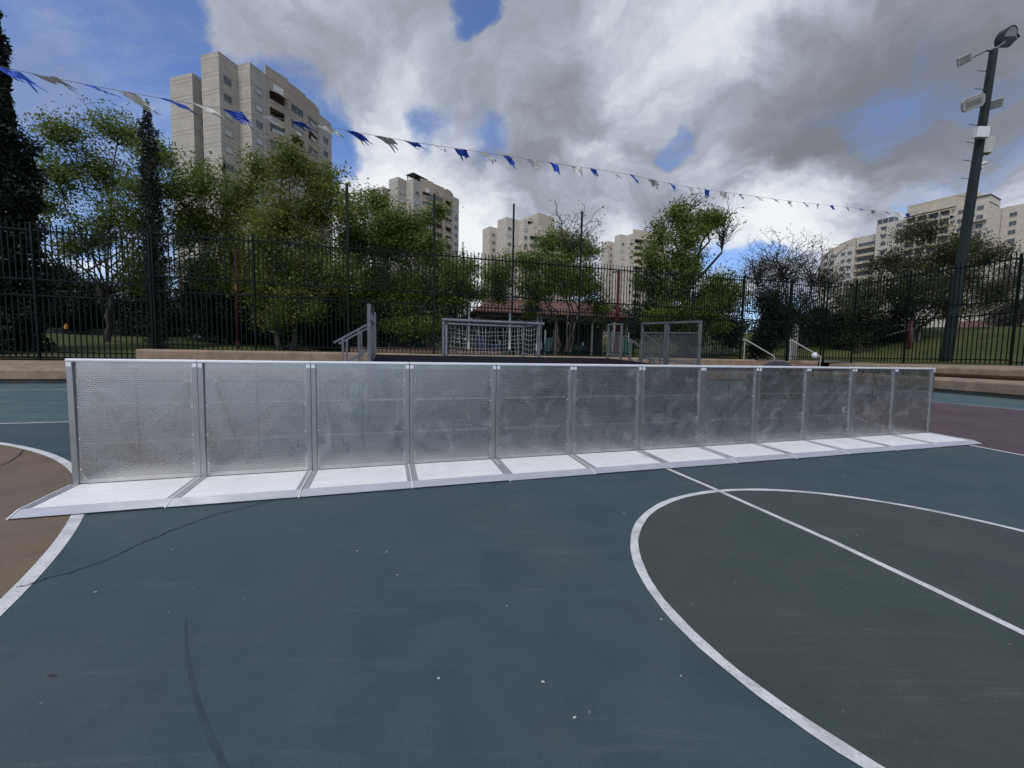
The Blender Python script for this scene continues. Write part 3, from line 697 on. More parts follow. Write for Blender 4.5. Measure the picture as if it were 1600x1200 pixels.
def tree(name, label, cat, px, Y, lobes, lm, bm, leafsize=.17, clusters=60, per=26, spread=.38, trunkr=.17, zbase=1.25, fork=None, twigs=6, stems=1, bare=(), group='trees beyond the fence', seed=1):
    random.seed(seed); global RNG; RNG = np.random.default_rng(seed)
    d = ray(px, 541+.0172*px); base = Vector((d.x/d.y*Y, Y, zbase)); t = thing(name, label, cat, base, 0, group)
    k = Y/F; LB = []
    for it in lobes:
        lx, ly, rx, rz = it[:4]; dy = it[4] if len(it) > 4 else random.uniform(-.5, .5)*rx*k
        lx += random.gauss(0, 7); ly += random.gauss(0, 9); rz = rz*random.uniform(1.0, 1.5); rx = rx*random.uniform(.8, 1.15); c = at(lx, ly, Y+dy)-base; LB.append((c, rx*k, max(rx*.85, rz*.7)*k, rz*k))
    allv = sum(l[1]*l[3]**.6 for l in LB)
    zmin = min(l[0].z-l[3] for l in LB); fz = fork if fork is not None else max(1.2, zmin*.9)
    tr = MB(); C = []
    cx = sum(l[0].x for l in LB)/len(LB)
    forks = []
    for s_ in range(stems):
        off = Vector((random.gauss(0, .3), random.gauss(0, .3), 0)) if stems > 1 else Vector((0, 0, 0))
        fp = Vector((cx*.25+off.x*2.2, off.y*2.2, fz)); pts, rad = wiggle(off, fp, trunkr/(stems**.5), trunkr*.7/(stems**.5), 6, .018); rad[0] *= 1.35; tr.tube(pts, rad, 9); forks.append(fp)
    for (c, rx, ry, rz) in LB:
        fp = min(forks, key=lambda f: (f-c).length); low = c-Vector((0, 0, rz*.55))
        pts, rad = wiggle(fp, low, trunkr*.34, trunkr*.15, 5, .07); tr.tube(pts, rad, 6)
        nt_ = max(3, int(twigs*(rx+rz)/2)); tips = []
        for q in range(nt_):
            v = Vector((random.gauss(0, 1), random.gauss(0, 1), random.gauss(.25, 1))).normalized()*random.uniform(.55, 1.0); tip = c+Vector((v.x*rx, v.y*ry, v.z*rz))
            pts, rad = wiggle(low.lerp(c, random.random()*.6), tip, trunkr*.11, .010, 4, .09); tr.tube(pts, rad, 4); tips.append(pts)
        nc = max(3, int(5.0*clusters*rx*rz**.6/allv))
        for q in range(nc):
            if random.random() < .72: pp = random.choice(tips); u = .35+.7*random.random(); i = min(3, int(u*4)); cc = np.array(pp[i].lerp(pp[i+1], min(1.15, u*4-i)))
            else:
                v = Vector((random.gauss(0, 1), random.gauss(0, 1), random.gauss(.2, 1))).normalized()*(random.random()**.4)*.95; cc = np.array(c+Vector((v.x*rx, v.y*ry, v.z*rz)))
            m = int(per*random.uniform(.5, 1.5)); sp = spread*random.uniform(.6, 1.3)
            C.append(cc+RNG.normal(size=(m, 3))*np.array([sp, sp, sp*.85]))
    for it in bare:                                     # leafless twigs reaching out of the crown
        lx, ly, rx, rz, cnt = it; c = at(lx, ly, Y)-base; lo = c-Vector((0, 0, rz*k*1.1)); fp = min(forks, key=lambda f: (f-c).length)
        pts, rad = wiggle(fp, lo, trunkr*.4, trunkr*.22, 5, .05); tr.tube(pts, rad, 6)
        for q in range(cnt):
            tip = c+Vector((random.uniform(-1, 1)*rx*k, random.uniform(-1, 1)*rx*k*.7, random.uniform(-.5, 1.15)*rz*k)); st_ = lo.lerp(c, random.random()*.5)
            pts, rad = wiggle(st_, tip, trunkr*.13, .016, 5, .07); tr.tube(pts, rad, 4)
            for z_ in range(3):
                s0 = random.choice(pts[2:]); e_ = s0+Vector((random.gauss(0, .5), random.gauss(0, .5), random.uniform(.1, .9))); pp, rr_ = wiggle(s0, e_, .022, .010, 3, .1); tr.tube(pp, rr_, 3, caps=False)
                if random.random() < .8 and lm is not None: C.append(np.array(e_)+RNG.normal(size=(4, 3))*.14)
    tr.build('trunk', bm, t, True)
    if C: leaf_mesh('crown', np.concatenate(C), leafsize, lm, t)
    return t
def cypress(label, px, Y, ytop, widths, zbase=1.25, n=9000, seed=3, group='dark cypress trees beyond the fence', lean=0.0, sz=.16):
    "widths: (image y, half width in px) down the spindle"
    global RNG; RNG = np.random.default_rng(seed); random.seed(seed)
    d = ray(px, 541+.0172*px); base = Vector((d.x/d.y*Y, Y, zbase)); t = thing('cypress_tree', label, 'cypress', base, 0, group); k = Y/F
    ztop = at(px, ytop, Y).z-zbase
    zz = np.array([at(px, y, Y).z-zbase for y, w_ in widths]); ww = np.array([w_*k for y, w_ in widths]); o_ = np.argsort(zz); zz = zz[o_]; ww = ww[o_]
    z = RNG.random(n*4)*ztop; keep = RNG.random(n*4) < np.interp(z, zz, ww)/ww.max()*.9+.06; z = z[keep][:n]; m = len(z)
    a = RNG.random(m)*2*math.pi; lump = 1+.16*np.sin(3*a+z*1.3)+.13*np.sin(5*a-z*2.1)+.10*np.sin(z*4.7)
    r = np.interp(z, zz, ww)*lump*(RNG.random(m)**.35)
    C = np.stack([r*np.cos(a)+lean*z, r*np.sin(a), z+RNG.normal(size=m)*.15], 1)
    for q in range(14):                                 # sprays standing out of the outline
        z0 = random.uniform(.25, .97)*ztop; a0 = random.random()*6.28; r0 = float(np.interp(z0, zz, ww)); L = r0*random.uniform(.25, .6)
        u = RNG.random(60); C = np.concatenate([C, np.stack([(r0+L*u)*math.cos(a0)+lean*z0, (r0+L*u)*math.sin(a0), z0+L*u*.9], 1)+RNG.normal(size=(60, 3))*.06])
    MB().tube([(0, 0, -.1), (lean*ztop*.5, 0, ztop*.5), (lean*ztop*.96, 0, ztop*.96)], [.22, .14, .03], 8).build('trunk', M['bark_dark'], t, True)
    leaf_mesh('crown', C, sz, M['leaf_cyp'], t, .0, .5)
    return t
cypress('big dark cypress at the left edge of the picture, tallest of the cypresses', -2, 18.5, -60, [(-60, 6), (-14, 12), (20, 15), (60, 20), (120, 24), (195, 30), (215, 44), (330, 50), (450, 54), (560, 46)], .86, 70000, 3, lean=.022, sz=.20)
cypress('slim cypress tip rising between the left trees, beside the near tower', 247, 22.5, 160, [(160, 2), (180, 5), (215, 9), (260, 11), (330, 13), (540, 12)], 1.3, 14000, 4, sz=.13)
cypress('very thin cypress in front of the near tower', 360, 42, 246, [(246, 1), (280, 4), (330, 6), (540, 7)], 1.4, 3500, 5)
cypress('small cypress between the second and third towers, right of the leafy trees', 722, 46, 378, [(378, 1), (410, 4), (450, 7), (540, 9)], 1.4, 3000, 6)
tree('deciduous_tree', 'airy leaning tree at the left beside the big cypress, sky showing through', 'tree', 168, 25,
     [(105, 225, 40, 22), (180, 215, 50, 24), (245, 232, 32, 24), (95, 275, 40, 24), (165, 275, 55, 30), (240, 290, 50, 32), (310, 285, 36, 26), (75, 320, 28, 20), (140, 335, 42, 26), (215, 345, 58, 34), (290, 340, 44, 30), (110, 380, 30, 18), (225, 405, 55, 34)], M['leaf'], M['bark_dark'], .17, 450, 24, .38, .20, .95, 3.4, 7, seed=21)
tree('deciduous_tree', 'yellowish green tree in front of the near tower, left of the tall posts', 'tree', 452, 26,
     [(400, 275, 34, 22), (455, 268, 40, 24), (515, 275, 34, 26), (370, 320, 40, 28), (430, 325, 50, 34), (500, 325, 48, 34), (545, 330, 26, 22), (360, 375, 40, 30), (425, 385, 50, 34), (500, 390, 50, 34), (445, 440, 60, 30), (540, 440, 40, 30), (330, 345, 34, 26), (395, 435, 44, 34), (335, 420, 40, 30), (480, 480, 46, 28), (420, 490, 34, 24)], M['leaf_light'], M['bark'], .18, 640, 26, .36, .24, 1.25, 3.2, 7, stems=2, bare=((440, 262, 30, 14, 10),), seed=22)
tree('deciduous_tree', 'dense bright green tree in front of the second tower', 'tree', 672, 29,
     [(575, 325, 32, 24), (560, 370, 40, 28), (620, 350, 40, 26), (655, 365, 32, 22), (610, 395, 50, 30), (670, 400, 40, 28), (700, 425, 34, 26), (575, 435, 46, 32), (640, 445, 56, 36), (700, 335, 18, 10), (668, 330, 18, 9), (560, 480, 40, 30), (705, 460, 34, 22), (545, 395, 34, 30), (610, 465, 50, 28), (675, 475, 40, 24), (640, 505, 44, 18)], M['leaf'], M['bark'], .18, 640, 28, .36, .22, 1.3, 2.6, 7, seed=23)
tree('deciduous_tree', 'rounded green tree with bare top twigs in front of the third tower', 'tree', 880, 29,
     [(860, 385, 30, 18), (820, 400, 30, 20), (895, 405, 34, 20), (800, 430, 34, 22), (855, 430, 46, 26), (915, 430, 34, 24), (830, 465, 46, 22), (900, 460, 40, 22), (935, 465, 26, 20)], M['leaf'], M['bark'], .17, 330, 24, .32, .2, 1.3, 2.3, 6, stems=4, bare=((890, 365, 42, 34, 26), (915, 385, 26, 20, 12)), seed=24)
tree('deciduous_tree', 'tall green tree with a bare right limb in front of the fourth tower', 'tree', 1066, 31,
     [(1050, 345, 26, 18), (1085, 335, 26, 16), (1110, 350, 24, 16), (1030, 375, 24, 18), (1075, 372, 40, 24), (1020, 405, 30, 20), (1065, 410, 46, 26), (1010, 445, 34, 24), (1060, 450, 50, 28), (1105, 445, 34, 22), (1130, 470, 36, 30), (1050, 495, 50, 26), (1110, 510, 40, 26)], M['leaf'], M['bark_dark'], .18, 430, 25, .34, .36, 1.3, 4.4, 6, bare=((1130, 355, 18, 34, 16), (1075, 320, 26, 12, 8)), seed=25)
tree('bare_tree', 'nearly leafless grey brown tree right of the gate, in front of the far block', 'tree', 1238, 40,
     [(1185, 415, 34, 20), (1230, 430, 40, 24), (1280, 440, 30, 20), (1200, 460, 46, 24), (1270, 470, 30, 22)], M['leaf_brown'], M['bark_dark'], .17, 150, 18, .4, .3, 1.3, 4.0, 10, bare=((1225, 400, 50, 34, 40), (1270, 420, 40, 30, 30), (1185, 420, 40, 26, 26), (1310, 450, 30, 26, 16)), seed=26)
tree('deciduous_tree', 'broad dark green tree with flat leaf layers and pale forked trunk behind the right fence', 'tree', 1432, 33,
     [(1440, 385, 50, 14), (1500, 375, 44, 14), (1400, 410, 44, 16), (1465, 412, 56, 16), (1530, 400, 36, 16), (1365, 445, 40, 20), (1430, 445, 56, 22), (1500, 440, 50, 22), (1550, 435, 26, 20), (1345, 490, 40, 26), (1405, 490, 50, 26), (1480, 480, 46, 20), (1330, 525, 30, 18)], M['leaf_olive'], M['bark_pale'], .17, 560, 26, .36, .22, 1.5, 2.6, 6, stems=3, seed=27)
tree('bare_tree', 'thin greyish tree at the right edge of the picture', 'tree', 1530, 46,
     [(1560, 440, 36, 22), (1595, 420, 30, 22), (1530, 470, 36, 24), (1580, 475, 40, 26), (1640, 450, 50, 40)], M['leaf_brown'], M['bark'], .2, 170, 20, .45, .2, 3.2, 3.0, 8, stems=2, bare=((1560, 455, 40, 30, 26),), seed=28)
def shrub(label, px, Y, lobes, lm, ls=.18, cl=150, seed=5, zb=1.25, name='shrub', cat='shrub', group='dark shrubs and hedges beyond the fence'):
    return tree(name, label, cat, px, Y, lobes, lm, M['bark_dark'], ls, cl, 34, .36, .06, zb, .5, 3, stems=2, group=group, seed=seed)
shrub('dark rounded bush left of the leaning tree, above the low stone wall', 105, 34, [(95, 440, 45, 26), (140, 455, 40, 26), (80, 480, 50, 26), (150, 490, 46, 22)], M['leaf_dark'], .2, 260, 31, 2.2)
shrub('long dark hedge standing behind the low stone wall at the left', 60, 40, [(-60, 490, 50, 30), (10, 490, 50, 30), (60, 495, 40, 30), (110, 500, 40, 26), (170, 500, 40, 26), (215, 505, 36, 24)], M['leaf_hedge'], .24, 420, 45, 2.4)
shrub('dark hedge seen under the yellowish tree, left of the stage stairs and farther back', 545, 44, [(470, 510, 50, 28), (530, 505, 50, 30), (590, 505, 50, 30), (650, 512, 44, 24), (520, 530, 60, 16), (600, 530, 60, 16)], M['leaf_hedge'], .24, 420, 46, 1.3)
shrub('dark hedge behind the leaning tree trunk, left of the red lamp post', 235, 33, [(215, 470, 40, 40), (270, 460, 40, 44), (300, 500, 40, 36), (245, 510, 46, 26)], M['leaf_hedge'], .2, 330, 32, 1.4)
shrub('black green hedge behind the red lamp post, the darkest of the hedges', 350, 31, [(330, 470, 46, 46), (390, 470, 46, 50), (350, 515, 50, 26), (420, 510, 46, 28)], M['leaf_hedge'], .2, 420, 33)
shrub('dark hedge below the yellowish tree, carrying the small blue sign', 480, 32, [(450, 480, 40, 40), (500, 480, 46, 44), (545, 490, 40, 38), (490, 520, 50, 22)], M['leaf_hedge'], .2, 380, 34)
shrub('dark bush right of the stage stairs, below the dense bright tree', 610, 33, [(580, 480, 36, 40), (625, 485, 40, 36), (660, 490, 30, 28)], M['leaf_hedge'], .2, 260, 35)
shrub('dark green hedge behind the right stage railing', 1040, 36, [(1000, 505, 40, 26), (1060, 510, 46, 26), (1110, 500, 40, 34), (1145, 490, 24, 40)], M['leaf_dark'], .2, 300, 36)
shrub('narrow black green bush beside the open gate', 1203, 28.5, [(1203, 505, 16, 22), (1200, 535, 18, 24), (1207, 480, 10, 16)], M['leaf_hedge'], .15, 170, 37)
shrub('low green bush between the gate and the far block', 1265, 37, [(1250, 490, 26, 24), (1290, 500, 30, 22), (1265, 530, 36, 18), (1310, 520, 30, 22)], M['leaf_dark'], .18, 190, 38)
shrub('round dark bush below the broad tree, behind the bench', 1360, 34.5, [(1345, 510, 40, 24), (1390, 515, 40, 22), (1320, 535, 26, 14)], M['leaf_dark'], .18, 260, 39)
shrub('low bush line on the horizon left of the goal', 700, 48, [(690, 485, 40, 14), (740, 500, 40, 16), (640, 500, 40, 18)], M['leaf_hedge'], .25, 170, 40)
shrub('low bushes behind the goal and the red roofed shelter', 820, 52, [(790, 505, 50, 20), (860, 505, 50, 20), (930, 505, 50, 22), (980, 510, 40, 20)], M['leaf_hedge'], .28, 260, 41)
shrub('grey green bush below the thin tree at the right edge', 1590, 50, [(1570, 490, 30, 16), (1610, 485, 40, 20)], M['leaf_dark'], .22, 110, 42, 4.0)
shrub('small light green shrub in the gap right of the small cypress', 735, 31, [(735, 430, 22, 18), (745, 460, 30, 18), (775, 470, 26, 16), (770, 440, 14, 10)], M['leaf'], .15, 90, 43)

# ------------------------------------------------------------------ towers
def window(parent, c, u, wdt, hgt, kind='glass'):
    "window on a wall: c its centre in local coordinates, u the direction along the wall, outward normal = u x z"
    u = Vector(u).normalized(); nrm = u.cross(Vector((0, 0, 1))); c = Vector(c)
    M_ = Matrix(((u.x, nrm.x, 0, c.x), (u.y, nrm.y, 0, c.y), (0, 0, 1, c.z), (0, 0, 0, 1)))
    m = MB(); w2, h2 = wdt/2, hgt/2; t = .09
    m.box(-w2, w2, .005, .12, -h2-t, -h2, 0, M_); m.box(-w2, w2, .005, .09, h2, h2+t, 0, M_); m.box(-w2-t, -w2, .005, .09, -h2-t, h2+t, 0, M_); m.box(w2, w2+t, .005, .09, -h2-t, h2+t, 0, M_)
    if kind != 'shut': m.box(-.04, .04, .005, .06, -h2, h2, 0, M_)
    o = m.build('window', M['frame'], parent)
    MB().box(-w2, w2, .006, .03, -h2, h2, 0, M_).build('shutter' if kind == 'shut' else 'pane', M['shutter'] if kind == 'shut' else M['glass'], o)
    return o
def tower(label, X0, Y, theta, D, zbase=2.0, far=False, pergola=False, pent=None, seed=1, minz=14):
    "D: a2 a1n a1f b1 x3 b2 bf x4 b4 wall lines; z1 z2 zf z4 roof heights"
    a2, a1n, a1f, b1, x3, b2, bf, x4, b4, z1, z2, zf, z4 = D
    rnd = random.Random(seed); O = Vector((X0, Y, 0)); t = thing('apartment_tower', label, 'tower block', O, theta, 'stone clad apartment towers behind the park')
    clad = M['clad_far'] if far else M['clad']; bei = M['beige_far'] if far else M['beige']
    w = MB(); w.box(-a1f, -a1n, 0, 12, zbase, z1); w.box(-a2, 0, 0, 13, zbase, z2); w.box(-a1n+.02, -a2-.02, 3.2, 14, zbase, min(z1, z2)-1.0)
    w.box(.002, x3, b1, b2, zbase, z2-.02); w.box(-1.5, x4-.05, bf+.05, b4, zbase, z4); w.box(-a1f+.6, -1.6, 13.02, b4-.02, zbase, z1-.5); w.box(-1.58, -.01, 13.02, bf, zbase, zf-1.5)
    w.build('stone_wall', clad, t)
    # beige front with loggias: bays bulge outward, recessed back wall
    X = [x3, x3+(x4-x3)*.33+.7, x3+(x4-x3)*.67+.7, x4]; B = [b2+.02, b2+(bf-b2)*.33, b2+(bf-b2)*.67, bf]
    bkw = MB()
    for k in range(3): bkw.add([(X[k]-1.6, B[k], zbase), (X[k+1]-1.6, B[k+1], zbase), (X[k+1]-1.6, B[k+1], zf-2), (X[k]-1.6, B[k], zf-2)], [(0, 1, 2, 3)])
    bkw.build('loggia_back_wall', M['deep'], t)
    fm = MB(); ns = int((zf-zbase-2.5)//3.0); ztopf = zf-4.2
    levels = [ztopf-3.0*i for i in range(ns) if ztopf-3.0*i-3 > zbase]
    for k in range(3):
        a = Vector((X[k], B[k], 0)); b = Vector((X[k+1], B[k+1], 0)); L = (b-a).length; u = (b-a).normalized(); nin = Vector((-u.y, u.x, 0))
        M_ = Matrix(((u.x, nin.x, 0, a.x), (u.y, nin.y, 0, a.y), (0, 0, 1, 0), (0, 0, 0, 1)))
        fm.box(0, L, 0, .25, ztopf+.0, zf-.1-.35*k, 0, M_)                # parapet band
        for z in levels:
            fm.box(0, L, 0, .25, z-3.0, z-1.55, 0, M_)               # spandrel
            fm.box(0, L*.16, 0, .25, z-1.549, z-.001, 0, M_); fm.box(L*.84, L, 0, .25, z-1.549, z-.001, 0, M_)
            fm.box(L*.161, L*.839, .26, 1.5, z-3.05, z-2.9, 0, M_)
            if z-3 < minz: continue
            r = rnd.random()
            c = a+u*(L/2)+Vector((0, 0, z-.775))+nin*(.16 if r < .62 else .9)
            if r < .62 and k < 3: window(t, c, -(-u), L*.66, 1.38, 'glass')
    fm.build('beige_front', bei, t)
    zz = z2-4.1
    while zz > minz:
        window(t, (0.0, 1.5, zz), (0, 1, 0), 1.4, 1.0, 'shut' if rnd.random() < .85 else 'glass'); window(t, (x3, (b1+b2)/2, zz), (0, 1, 0), 1.35, 1.0, 'shut' if rnd.random() < .8 else 'glass')
        if zz < z4-3: window(t, (x4-.05, (bf+b4)/2, zz-.5), (0, 1, 0), 1.3, 1.1, 'shut' if rnd.random() < .5 else 'glass')
        if zz < z1-3: window(t, (-a1n, 1.9, zz), (0, 1, 0), .9, .9, 'glass')
        zz -= 3.0
    # roof: vaulted terrace end, pergola, plant room
    rf = MB(); arc = [(1.6*math.cos(math.pi*i/10), 1.6*math.sin(math.pi*i/10)) for i in range(11)]
    rf.add([(x3-.2, b2+1.7+y, z2-.4+zv) for y, zv in arc]+[(-.8, b2+1.7+y, z2-.4+zv) for y, zv in arc], [(i, i+1, 12+i, 11+i) for i in range(10)]+[tuple(range(11)), tuple(range(21, 10, -1))])
    arc2 = [(2.6*math.cos(math.pi*i/10), 1.9*math.sin(math.pi*i/10)) for i in range(11)]
    rf.add([(x4-.2, bf-2.2+y, zf-1.6+zv*.8) for y, zv in arc2]+[(0, bf-2.2+y, zf-1.6+zv*.8) for y, zv in arc2], [(i, i+1, 12+i, 11+i) for i in range(10)]+[tuple(range(11)), tuple(range(21, 10, -1))])
    rf.build('roof_vault', bei, t)
    # dark awning over the top loggia
    MB().add([(X[0]+.1, B[0]+.8, ztopf-.1), (X[1]+.05, B[1]-.3, ztopf-.1), (X[1]+1.3, B[1]-.6, ztopf-.7), (X[0]+1.4, B[0]+.5, ztopf-.7)], [(0, 1, 2, 3)]).build('awning', M['roofdark'], t)
    if pergola:
        pg = MB(); 
        for x, y in ((.2, 3.9), (2.9, 3.9), (2.9, 9.5), (.2, 9.5), (2.9, 6.6)): pg.box(x-.1, x+.1, y-.1, y+.1, z2-.3, z2+1.7)
        pg.box(-.2, 3.3, 3.5, 9.9, z2+1.71, z2+1.9); pg.box(.0, .1, 3.6, 9.8, z2+1.2, z2+1.3)
        pg.build('pergola', M['roofdark'], t)
    if pent: MB().box(*pent).build('roof_house', bei, t)
    if not far:
        for q, z in enumerate(levels[1:7]):
            if q % 2 == 0 or rnd.random() < .4:
                k = 0 if q % 3 else 1; fpos = rnd.uniform(.25, .7); px_ = X[k]+(X[k+1]-X[k])*fpos; py_ = B[k]+(B[k+1]-B[k])*fpos
                MB().box(px_+.06, px_+.55, py_-.45, py_+.45, z-2.75, z-2.05).build('air_conditioner', M['white'], t, bevel=.03)
        for k in range(3):
            for z in levels[:8]:
                if rnd.random() < .45: MB().add([(X[k]+.1, B[k]+1.1, z-1.5), (X[k+1]+.1, B[k+1]-1.1, z-1.5), (X[k+1]+.25, B[k+1]-1.1, z-.75-.1), (X[k]+.25, B[k]+1.1, z-.85)], [(0, 1, 2, 3)]).build('balcony_screen', M['frame'] if rnd.random() < .6 else M['shutter'], t)
        MB().add([(X[0]+.3, B[0]+1.4, ztopf+.25), (X[0]+.9, B[0]+3.2, ztopf+.2), (X[0]+.95, B[0]+3.2, ztopf+1.4), (X[0]+.35, B[0]+1.4, ztopf+1.5)], [(0, 1, 2, 3)]).build('washing', M['whiteflag'], t)
    return t
tower('nearest and tallest looking grey stone apartment tower, at the upper left', -52.37, 75, -.285, (4.15, 6.37, 11.98, 3.59, 2.94, 6.85, 20.25, 3.32, 24.05, 50.9, 53.43, 55.2, 53.45), seed=2)
tower('second apartment tower from the left, with a dark roof pergola', -37.8, 135, -.589, (4.44, 7.43, 13.62, 3.54, 3.27, 6.64, 20.92, 4.76, 24.14, 56.27, 57.75, 59.13, 57.45), pergola=True, seed=3)
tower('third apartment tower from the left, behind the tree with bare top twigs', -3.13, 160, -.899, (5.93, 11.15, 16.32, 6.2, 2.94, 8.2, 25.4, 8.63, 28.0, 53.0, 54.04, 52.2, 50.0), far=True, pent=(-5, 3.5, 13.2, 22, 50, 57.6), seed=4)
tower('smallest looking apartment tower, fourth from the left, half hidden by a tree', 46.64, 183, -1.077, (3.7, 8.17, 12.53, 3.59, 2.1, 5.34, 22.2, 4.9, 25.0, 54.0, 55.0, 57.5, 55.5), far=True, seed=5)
# ---- long block at the right
d = ray(1370, 565); O = Vector((147.4, 170, 0)); TH = math.atan2(-.889, .458)
lb = thing('apartment_block', 'long pale apartment block at the right behind the light mast', 'apartment block', O, TH)
w = MB(); w.box(0, 30.4, .0, 12, 2, 56.5); w.box(30.42, 36.5, 14.4, 27, 2, 56.6); w.box(36.52, 46, 15, 27, 51, 56.2); w.box(18, 30.3, 12.02, 28, 2, 56.4); w.box(10, 27, 3, 12, 56.52, 61.2); w.box(27.1, 30.6, 1, 11, 56.52, 58.6)
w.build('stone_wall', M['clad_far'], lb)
w = MB(); w.box(8.5, 26.9, 2.4, 2.95, 56.55, 61.8); w.build('beige_parapet', M['beige_far'], lb)
zz = 54.6; row = 0
while zz > 20:
    for x in (2.6, 7.2, 24.2, 28.8): window(lb, (x, 0, zz), (1, 0, 0), 1.5, 1.25)
    if row < 9:
        for x in (33.2,): window(lb, (x, 14.4, zz-1.0), (1, 0, 0), 1.6, 1.3)
    zz -= 3.05; row += 1
# loggia stack, projecting balcony frames with dark rooms behind
lg = MB(); zz = 56.2
for r in range(8):
    z1_ = zz-3.05*r
    lg.box(9.4, 22.0, -1.5, -.01, z1_-3.05, z1_-2.1); lg.box(9.4, 22.0, -1.5, -.01, z1_-.22, z1_-.001) if r == 0 else None
    for x in (9.4, 12.5, 15.6, 18.7, 21.6): lg.box(x, x+.4, -1.5, -.01, z1_-2.099, z1_-.001 if r else z1_-.221)
    for x in (9.82, 12.92, 16.02, 19.12): MB().box(x, x+2.65, -.06, -.011, z1_-2.09, z1_-.3).build('loggia_window', M['glass'], lb)
lg.build('balcony_frame', M['beige_far'], lb)
aw = MB(); aw.add([(24.5, -.05, 50.2), (30.9, -.05, 50.2), (30.9, -1.5, 50.0), (24.5, -1.5, 50.0)], [(0, 1, 2, 3)]); aw.box(9, 23, -1.6, -.4, 56.6, 56.8); aw.box(27, 30.8, .5, 11, 58.61, 58.9); aw.build('canopy', M['deep'], lb)
gb_ = MB(); gb_.box(0.1, 5.5, .3, 4, 56.52, 58.5); gb_.build('roof_glasshouse', M['glass'], lb)
rl = MB()
for x in (0.05, 1.8, 3.6, 5.4): rl.box(x, x+.12, .2, .32, 56.52, 58.7)
rl.build('roof_railing', M['white'], lb)
O2 = O + Vector((-.47*.3, .88*.3, 0))
lb2 = thing('apartment_block', 'lower stepped apartment block behind the bare tree, left end of the right block', 'apartment block', O2, TH)
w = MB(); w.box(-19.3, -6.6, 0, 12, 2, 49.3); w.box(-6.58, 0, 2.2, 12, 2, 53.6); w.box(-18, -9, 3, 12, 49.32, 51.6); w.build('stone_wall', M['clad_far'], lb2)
pts_ = [(-17.5, 49.31), (-7, 49.31), (-7, 53.6), (-12, 52.2)]
w = MB(); w.add([(x, 1.0, z) for x, z in pts_]+[(x, 2.9, z) for x, z in pts_], [(0, 1, 2, 3), (7, 6, 5, 4), (0, 1, 5, 4), (1, 2, 6, 5), (2, 3, 7, 6), (3, 0, 4, 7)]); w.build('sloping_roof', M['beige_far'], lb2)
zz = 47.2
while zz > 18:
    for x in (-17.2, -14.6, -10.6, -8.2): window(lb2, (x, 0, zz), (1, 0, 0), 1.35, 1.3)
    zz -= 3.05
bl = MB(); zz = 51
for r in range(5):
    bl.box(-6.4, -.2, .6, 2.19, zz-3.05*r-2.9, zz-3.05*r-1.9); MB().box(-6.2, -.4, 2.12, 2.19, zz-3.05*r-1.85, zz-3.05*r-.15).build('loggia_window', M['glass'], lb2)
bl.build('balcony', M['beige_far'], lb2)
w = MB(); w.add([(-6.5, .3, 32.5), (-.1, .3, 36.5), (-.1, 2.15, 36.5), (-6.5, 2.15, 32.5), (-6.5, .3, 35.2), (-.1, .3, 36.9), (-.1, 2.15, 36.9), (-6.5, 2.15, 35.2)], [(3, 2, 1, 0), (4, 5, 6, 7), (0, 1, 5, 4), (1, 2, 6, 5), (2, 3, 7, 6), (3, 0, 4, 7)]); w.build('sloping_slab', M['beige_far'], lb2)

# ------------------------------------------------------------------ light mast
mb_ = at(1477, 566, 23.4); mt_ = at(1553, 78, 23.4)
base = Vector((mb_.x, mb_.y, 1.2)); topz = mt_.z-1.2; tdx = mt_.x-mb_.x
mast = thing('light_mast', 'tall dark green light mast with floodlights at the right', 'light mast', base)
MX = lambda z: tdx*z/topz
MB().tube([(0, 0, -.2), (MX(topz), 0, topz)], [.275, .17], 8).build('pole', M['mast'], mast)
MB().tube([(0, 0, -.1), (0, 0, .06)], .42, 8).build('base_plate', M['mast'], mast)
def mz(py): return at(1520, py, 23.4).z-1.2
def mp(px, py, dy=0.0): q = at(px, py, 23.4+dy); return q-base
def local(px, py, dy, rx, ry, rz): return Matrix.Translation(mp(px, py, dy)) @ Matrix.Rotation(rz, 4, 'Z') @ Matrix.Rotation(ry, 4, 'Y') @ Matrix.Rotation(rx, 4, 'X')
def rect_flood(px, py, w_, h_, dy, rot, dark=False, shape=0):
    m = MB(); M_ = local(px, py, dy, R(25), rot, R(-20))
    if shape: m.add([M_ @ Vector(v) for y in (0, .16) for v in ((-w_*.5, y, -h_*.25), (-w_*.38, y, -h_*.5), (w_*.38, y, -h_*.5), (w_*.5, y, -h_*.25), (w_*.5, y, h_*.3), (w_*.38, y, h_*.5), (-w_*.38, y, h_*.5), (-w_*.5, y, h_*.3))], [tuple(range(8)), tuple(range(15, 7, -1))]+[(i, (i+1) % 8, 8+(i+1) % 8, 8+i) for i in range(8)])
    else: m.box(-w_/2, w_/2, 0, .14, -h_/2, h_/2, 0, M_)
    o = m.build('floodlight', M['cream'], mast)
    l = MB()
    if shape: l.box(-w_*.33, w_*.33, -.012, -.001, -h_*.2, h_*.2, 0, M_)
    else:
        for k in (-1, 0, 1): l.box(-w_*.42, w_*.42, -.012, -.001, k*h_*.3-h_*.1, k*h_*.3+h_*.1, 0, M_)
    l.build('lens', M['lens'], o); return o
rect_flood(1508, 93, .56, .42, 0, R(-22)); rect_flood(1522, 160, .95, .66, -.3, R(-18), shape=1); rect_flood(1554, 163, .75, .46, .2, R(-10))
rf_ = MB(); M_ = local(1578, 57, 0, R(20), R(-10), R(10)); ring = [(.50*math.cos(2*math.pi*i/24), .50*math.sin(2*math.pi*i/24)) for i in range(24)]
rf_.add([M_ @ Vector((x, 0, z)) for x, z in ring]+[M_ @ Vector((x*.75, .42, z*.75)) for x, z in ring], [tuple(range(24)), tuple(range(47, 23, -1))]+[(i, (i+1) % 24, 24+(i+1) % 24, 24+i) for i in range(24)])
